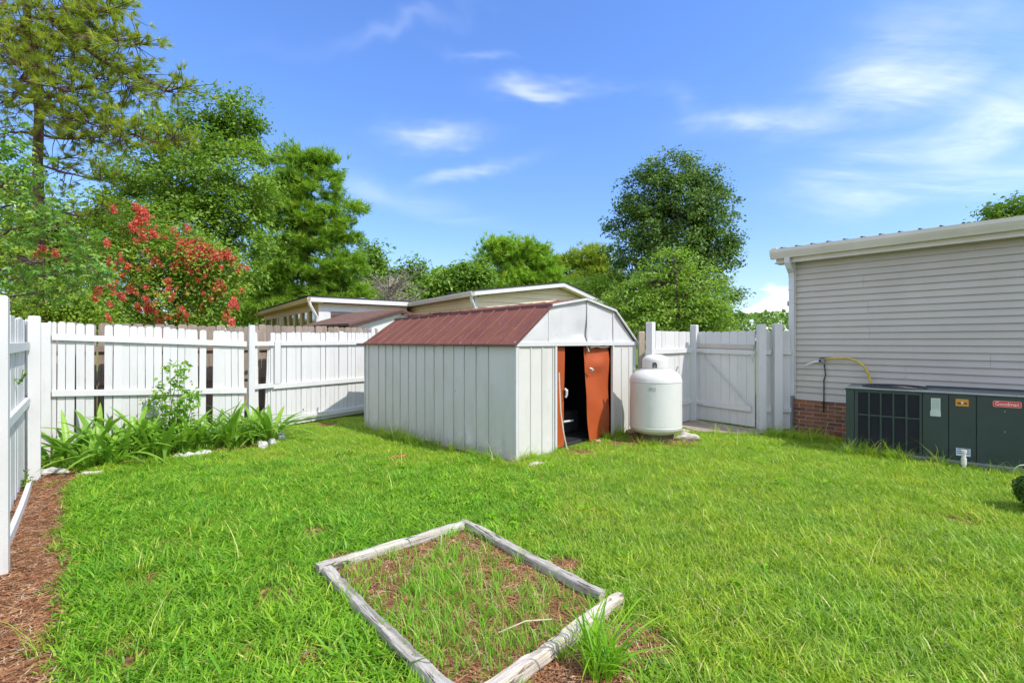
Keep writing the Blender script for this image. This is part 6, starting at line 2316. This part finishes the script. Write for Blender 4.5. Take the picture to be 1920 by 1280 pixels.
def grass_object(name, clumps, pts, m, label, cat):
    """clumps: list of (verts, faces, tint); pts: (x,y,z,yaw,scale,variant)"""
    V_, F_, T_, S_ = [], [], [], []
    o = 0
    for k, (v, f, t) in enumerate(clumps):
        V_.append(v); F_.append(f + o); T_.append(t); S_.append(np.full(len(v), k + 1)); o += len(v)
    nfv = o
    P = pts
    V_.append(P[:, :3]); S_.append(np.zeros(len(P)))
    verts = np.concatenate(V_); faces = np.concatenate(F_)
    me = bpy.data.meshes.new(name)
    me.vertices.add(len(verts)); me.vertices.foreach_set('co', verts.astype(np.float32).ravel())
    me.loops.add(faces.size); me.loops.foreach_set('vertex_index', faces.astype(np.int32).ravel())
    me.polygons.add(len(faces)); me.polygons.foreach_set('loop_start', np.arange(0, faces.size, 3, dtype=np.int32))
    me.update(calc_edges=True)
    def att(nm, typ, dom, val):
        a = me.attributes.new(nm, typ, dom)
        a.data.foreach_set('value', val)
    att('tint', 'FLOAT', 'FACE', np.concatenate(T_).astype(np.float32))
    src = np.concatenate(S_)
    att('src', 'INT', 'POINT', src.astype(np.int32))
    pad = np.zeros(nfv)
    att('yaw', 'FLOAT', 'POINT', np.concatenate([pad, P[:, 3]]).astype(np.float32))
    att('scl', 'FLOAT', 'POINT', np.concatenate([pad, P[:, 4]]).astype(np.float32))
    att('vid', 'INT', 'POINT', np.concatenate([pad, P[:, 5]]).astype(np.int32))
    me.materials.append(m)
    ob = place(name, me)
    tag(ob, label, cat, kind='stuff')
    ng = bpy.data.node_groups.new(name + '_scatter', 'GeometryNodeTree')
    ng.interface.new_socket('Geometry', in_out='INPUT', socket_type='NodeSocketGeometry')
    ng.interface.new_socket('Geometry', in_out='OUTPUT', socket_type='NodeSocketGeometry')
    N, Lk = ng.nodes, ng.links
    gi = N.new('NodeGroupInput'); go = N.new('NodeGroupOutput')

    def na(nm, typ):
        n = N.new('GeometryNodeInputNamedAttribute'); n.data_type = typ
        n.inputs['Name'].default_value = nm
        return [s for s in n.outputs if s.enabled and s.name == 'Attribute'][0]
    cmpn = N.new('FunctionNodeCompare'); cmpn.data_type = 'INT'; cmpn.operation = 'GREATER_THAN'
    ins = [s for s in cmpn.inputs if s.enabled]
    Lk.new(na('src', 'INT'), ins[0]); ins[1].default_value = 0
    sep = N.new('GeometryNodeSeparateGeometry'); sep.domain = 'POINT'
    Lk.new(gi.outputs[0], sep.inputs['Geometry']); Lk.new(cmpn.outputs[0], sep.inputs['Selection'])
    spl = N.new('GeometryNodeSplitToInstances'); spl.domain = 'POINT'
    Lk.new(sep.outputs['Selection'], spl.inputs['Geometry'])
    Lk.new(na('src', 'INT'), spl.inputs['Group ID'])
    iop = N.new('GeometryNodeInstanceOnPoints')
    Lk.new(sep.outputs['Inverted'], iop.inputs['Points'])
    Lk.new(spl.outputs['Instances'], iop.inputs['Instance'])
    iop.inputs['Pick Instance'].default_value = True
    Lk.new(na('vid', 'INT'), iop.inputs['Instance Index'])
    cb = N.new('ShaderNodeCombineXYZ'); Lk.new(na('yaw', 'FLOAT'), cb.inputs[2])
    try:
        e2r = N.new('FunctionNodeEulerToRotation')
        Lk.new(cb.outputs[0], e2r.inputs[0]); Lk.new(e2r.outputs[0], iop.inputs['Rotation'])
    except Exception:
        Lk.new(cb.outputs[0], iop.inputs['Rotation'])
    Lk.new(na('scl', 'FLOAT'), iop.inputs['Scale'])
    Lk.new(iop.outputs[0], go.inputs[0])
    md = ob.modifiers.new('scatter', 'NODES'); md.node_group = ng
    return ob


def make_clump(r, nb, rad, Lr, wr, bend, tall=0.0, tint=(0, 1)):
    V_, F_, T_ = [], [], []
    o = 0
    for i in range(nb):
        a = r.uniform(0, 6.283); q = rad * math.sqrt(r.random())
        base = np.array([math.cos(a) * q, math.sin(a) * q, -0.006])
        L = r.uniform(*Lr); w = r.uniform(*wr)
        if r.random() < tall: L *= 1.7
        v, f = blade_strip(r, L, w, r.uniform(*bend), r.uniform(0, 6.283), base, r.uniform(-.6, .6))
        V_ += v; F_ += [tuple(x + o for x in t) for t in f]; T_ += [r.uniform(*tint)] * len(f); o += len(v)
    return np.array(V_), np.array(F_), np.array(T_)


def jgrid(x0, x1, y0, y1, s, r):
    X, Y_ = np.meshgrid(np.arange(x0, x1, s), np.arange(y0, y1, s))
    X = X.ravel() + r.uniform(-.6, .6, X.size) * s; Y_ = Y_.ravel() + r.uniform(-.6, .6, Y_.size) * s
    return X, Y_


def blocked(x, y):
    b = in_poly(x, y, SHED_POLY) | in_poly(x, y, AC_POLY) | in_poly(x, y, HOUSE_POLY) | in_poly(x, y, SLAB_POLY)
    b |= np.hypot(x - TANK[0], y - TANK[1]) < 0.33
    n = len(BED)
    for i in range(n):
        b |= seg_dist(x, y, BED[i], BED[(i + 1) % n]) < 0.034
    # outside the fences
    dl = (x - LF0[0]) * LFd[1] - (y - LF0[1]) * LFd[0]
    b |= dl < 0.06
    for P, Q in ((FP0, FP1), (FP1, FP2), ((2.345, 8.2), (3.53, 9.36))):
        d, L, a = dirn(P, Q)
        s = (x - P[0]) * d[1] - (y - P[1]) * d[0]
        t = (x - P[0]) * d[0] + (y - P[1]) * d[1]
        b |= (s < 0.05) & (t > -0.5) & (t < L + .6)
    b |= (y > 9.6) | ((x > 2.2) & (y > 9.3))
    return b


def lawn():
    r = np.random.default_rng(11)
    R2 = random.Random(11)
    x, y = jgrid(-7.5, 8.5, 1.2, 9.8, 0.052, r)
    keep = (np.abs(x) < 1.30 * y + 1.4) & ~blocked(x, y)
    x, y = x[keep], y[keep]
    d = dirt_map(x, y)
    pr = 1 - sstep(0.10, 0.85, d) * 0.97
    bed = in_poly(x, y, BED) | in_poly(x, y, PLANT_POLY)
    keep = (r.random(len(x)) < pr) & ~bed
    x, y, d = x[keep], y[keep], d[keep]
    # crab grass dominates at the left and near the bed, fine turf at the right
    mixv = sstep(0.9, -0.9, x - 0.15 * (y - 3) + 1.6 * (fnoise(x, y, .8) - .5)) * sstep(6.8, 4.6, y)
    isc = r.random(len(x)) < mixv
    z = gz(x, y)
    hgt = 0.72 + 0.65 * fnoise(x, y, 1.3) + 0.12 * r.random(len(x))
    hgt *= 1 - .3 * d
    hgt *= np.where(r.random(len(x)) < .10, 1.45, 1.0) * (0.8 + .4 * vnoise(x, y, 5.0))
    fine = [make_clump(R2, 26, .060, (.030, .072), (.0032, .0058), (.5, 1.3), .05) for k in range(7)]
    crab = [make_clump(R2, 18, .065, (.04, .085), (.0055, .0105), (.6, 1.3), .05) for k in range(7)]
    yaw = r.uniform(0, 6.283, len(x))
    P = np.stack([x, y, z, yaw, hgt, r.integers(0, 7, len(x))], 1)
    grass_object('lawn_grass', fine, P[~isc], M['lawn'], 'bright green lawn grass covering the yard', 'grass')
    grass_object('crab_grass', crab, P[isc], M['crab'], 'broad-bladed crab grass on the left part of the lawn', 'grass')
    # taller tufts: by the shed wall, the unit, tank, and here and there
    tall = [make_clump(R2, 22, .05, (.13, .26), (.004, .0075), (.35, 1.1), .1) for k in range(5)]
    T = []
    def along(a, b, n, off, s0, s1):
        for i in range(n):
            t = R2.random(); T.append((a[0] + (b[0] - a[0]) * t + R2.uniform(-off, off), a[1] + (b[1] - a[1]) * t + R2.uniform(-off, off), R2.uniform(s0, s1)))
    sh = lambda s, o: (SA[0] + V[0] * s - U[0] * o, SA[1] + V[1] * s - U[1] * o)
    along(sh(0.1, .16), sh(3.6, .14), 60, .07, .5, 1.0)
    along(sh(1.6, .25), sh(2.6, .25), 22, .10, .8, 1.15)
    fr = lambda s, o: (SA[0] + U[0] * s - V[0] * o, SA[1] + U[1] * s - V[1] * o)
    along(fr(-0.1, .06), fr(0.75, .08), 16, .05, .4, .8)
    along(fr(1.9, .10), fr(2.5, .12), 18, .06, .5, .95)
    acp = lambda s, o: (AC0[0] + ACd[0] * s + ACd[1] * o, AC0[1] + ACd[1] * s - ACd[0] * o)
    along(acp(-.1, .12), acp(1.0, .13), 46, .06, .6, 1.1)
    along(acp(1.0, .14), acp(2.0, .14), 22, .05, .4, .8)
    along((4.2, 7.8), (4.75, 7.35), 40, .16, .5, 1.1)
    along((TANK[0] - .4, TANK[1] - .42), (TANK[0] + .5, TANK[1] - .38), 30, .08, .4, .8)
    along((3.2, 8.0), (4.2, 7.75), 26, .12, .5, .9)
    for i in range(150):
        X = R2.uniform(-3.4, 3.6); Yv = R2.uniform(2.2, 7.0)
        T.append((X, Yv, R2.uniform(.45, .9)))
    T = np.array(T)
    ok = ~blocked(T[:, 0], T[:, 1]) & ~in_poly(T[:, 0], T[:, 1], BED) & (dirt_map(T[:, 0], T[:, 1]) < .9)
    T = T[ok]
    P = np.stack([T[:, 0], T[:, 1], gz(T[:, 0], T[:, 1]), r.uniform(0, 6.28, len(T)), T[:, 2], r.integers(0, 5, len(T))], 1)
    grass_object('tall_grass', tall, P, M['lawn'], 'taller uncut grass along the shed wall and machine bases', 'grass')
    # flat broad-leaved weeds among the grass
    ros = []
    for q in range(6):
        V_, F_, T_ = [], [], []; o = 0
        for i in range(9):
            az = R2.uniform(0, 6.28); L = R2.uniform(.025, .055)
            d_ = np.array([math.cos(az), math.sin(az), 0]); s_ = np.array([-math.sin(az), math.cos(az), 0]) * L * .28
            b_ = np.array([R2.uniform(-.03, .03), R2.uniform(-.03, .03), R2.uniform(.025, .055)])
            V_ += [b_, b_ + d_ * L * .5 + s_ + np.array([0, 0, .012]), b_ + d_ * L + np.array([0, 0, -.004]), b_ + d_ * L * .5 - s_ + np.array([0, 0, .012])]
            F_ += [(o, o + 1, o + 2), (o, o + 2, o + 3)]; T_ += [R2.random()] * 2; o += 4
        ros.append((np.array(V_), np.array(F_), np.array(T_)))
    xw, yw = jgrid(-4.5, 4.5, 1.8, 7.0, .11, r)
    kw = (r.random(len(xw)) < sstep(1.2, -1.0, xw) * .5 * sstep(.48, .66, fnoise(xw + 31, yw + 12, .9)) + .006) & ~blocked(xw, yw) & ~in_poly(xw, yw, BED) & ~in_poly(xw, yw, PLANT_POLY) & (dirt_map(xw, yw) < .6)
    xw, yw = xw[kw], yw[kw]
    P = np.stack([xw, yw, gz(xw, yw), r.uniform(0, 6.28, len(xw)), r.uniform(.7, 1.4, len(xw)), r.integers(0, 6, len(xw))], 1)
    grass_object('lawn_weeds', ros, P, M['crab'], 'small broad-leaved weeds scattered through the lawn', 'weeds')
    # weeds in the timber bed
    x, y = jgrid(-1.4, .8, 1.9, 4.1, .040, r)
    k = in_poly(x, y, BED) & ~blocked(x, y)
    x, y = x[k], y[k]
    dens = .22 + .62 * sstep(.34, .62, fnoise(x + 7, y + 1, 2.6))
    k = r.random(len(x)) < dens
    x, y = x[k], y[k]
    weeds = [make_clump(R2, 11, .035, (.05, .15), (.003, .006), (.15, .9), .12) for q in range(7)]
    P = np.stack([x, y, gz(x, y), r.uniform(0, 6.28, len(x)), r.uniform(.5, 1.1, len(x)), r.integers(0, 7, len(x))], 1)
    grass_object('bed_weeds', weeds, P, M['weed'], 'thin weeds and seedling grass growing inside the timber bed', 'weeds')
    # weeds in the planting bed
    x, y = jgrid(-6, -3, 5.5, 9, .07, r)
    k = in_poly(x, y, PLANT_POLY) & (r.random(len(x)) < .6) & ~blocked(x, y)
    x, y = x[k], y[k]
    P = np.stack([x, y, gz(x, y), r.uniform(0, 6.28, len(x)), r.uniform(.7, 1.6, len(x)), r.integers(0, 7, len(x))], 1)
    grass_object('bed_undergrowth', weeds, P, M['weed'], 'thin grassy weeds between the strap-leaved plants', 'weeds')
    # mulch and straw bits
    x, y = jgrid(-7.0, 5.2, 1.2, 9.2, .034, r)
    k = (np.abs(x) < 1.30 * y + .6) & ~in_poly(x, y, SHED_POLY) & ~in_poly(x, y, HOUSE_POLY) & ~in_poly(x, y, AC_POLY)
    x, y = x[k], y[k]
    d = dirt_map(x, y)
    k = r.random(len(x)) < sstep(.3, .9, d) * .9
    x, y = x[k], y[k]
    bits = []
    for q in range(6):
        V_, F_, T_ = [], [], []; o = 0
        for i in range(10):
            a = R2.uniform(0, 6.28); L = R2.uniform(.02, .075); w = R2.uniform(.0015, .006 if R2.random() < .3 else .003)
            c = np.array([R2.uniform(-.04, .04), R2.uniform(-.04, .04), R2.uniform(.001, .010)])
            dd = np.array([math.cos(a), math.sin(a), R2.uniform(-.15, .25)]) * L / 2; s = np.array([-math.sin(a), math.cos(a), R2.uniform(-.4, .4)]) * w
            V_ += [c - dd - s, c - dd + s, c + dd + s * .6, c + dd - s * .6]; F_ += [(o, o + 1, o + 2), (o, o + 2, o + 3)]; T_ += [R2.random()] * 2; o += 4
        bits.append((np.array(V_), np.array(F_), np.array(T_)))
    P = np.stack([x, y, gz(x, y) + .001, r.uniform(0, 6.28, len(x)), r.uniform(.6, 1.2, len(x)), r.integers(0, 6, len(x))], 1)
    grass_object('pine_straw', bits, P, M['straw'], 'red-brown pine straw and bark mulch along the left fence', 'mulch')


lawn()


def big_tuft():
    p = gp(1127, 1258)
    root = empty('grass_tuft', (p[0], p[1], 0))
    tag(root, 'tall coarse grass tuft growing over the right corner of the timber bed', 'grass tuft')
    rr = random.Random(5)
    metas = []
    for k in range(6):
        v, f = blade_strip(rr, .33, .0115, .35 + .12 * k, 0, np.zeros(3), .2, 6)
        metas.append(mesh_tinted('blade', np.array(v), np.array(f), np.full(len(f), .2 + .13 * k), M['crab']))
    for i in range(120):
        a = rr.uniform(0, 6.28); q = .085 * math.sqrt(rr.random())
        s = rr.uniform(.5, 1.12)
        place('blade', rr.choice(metas), root, (math.cos(a) * q, math.sin(a) * q, -.01), (R(rr.uniform(-14, 14)), R(rr.uniform(-14, 14)), rr.uniform(0, 6.28)), (s, s * 1.05, s))
    # dry stalks lying in the bed
    for (a, b, lab) in (((640 + 155, 1190), (1030, 1160), 'long dry stalk lying across the weeds in the timber bed'),):
        A = gp(935, 1185, .03); B = gp(1035, 1160, .06)
        tag(MB().tube([A, ((A[0] + B[0]) / 2, (A[1] + B[1]) / 2, .07), B], .004, 5).build('dry_stalk', M['pale_wood']), lab, 'stalk')
    A = gp(826, 1028, 0.0); 
    tag(MB().tube([(A[0], A[1], -.02), (A[0] + .005, A[1], .10)], .006, 6).build('wooden_stake', M['pale_wood']), 'short pale stake upright near the back timber of the bed', 'stake')


big_tuft()
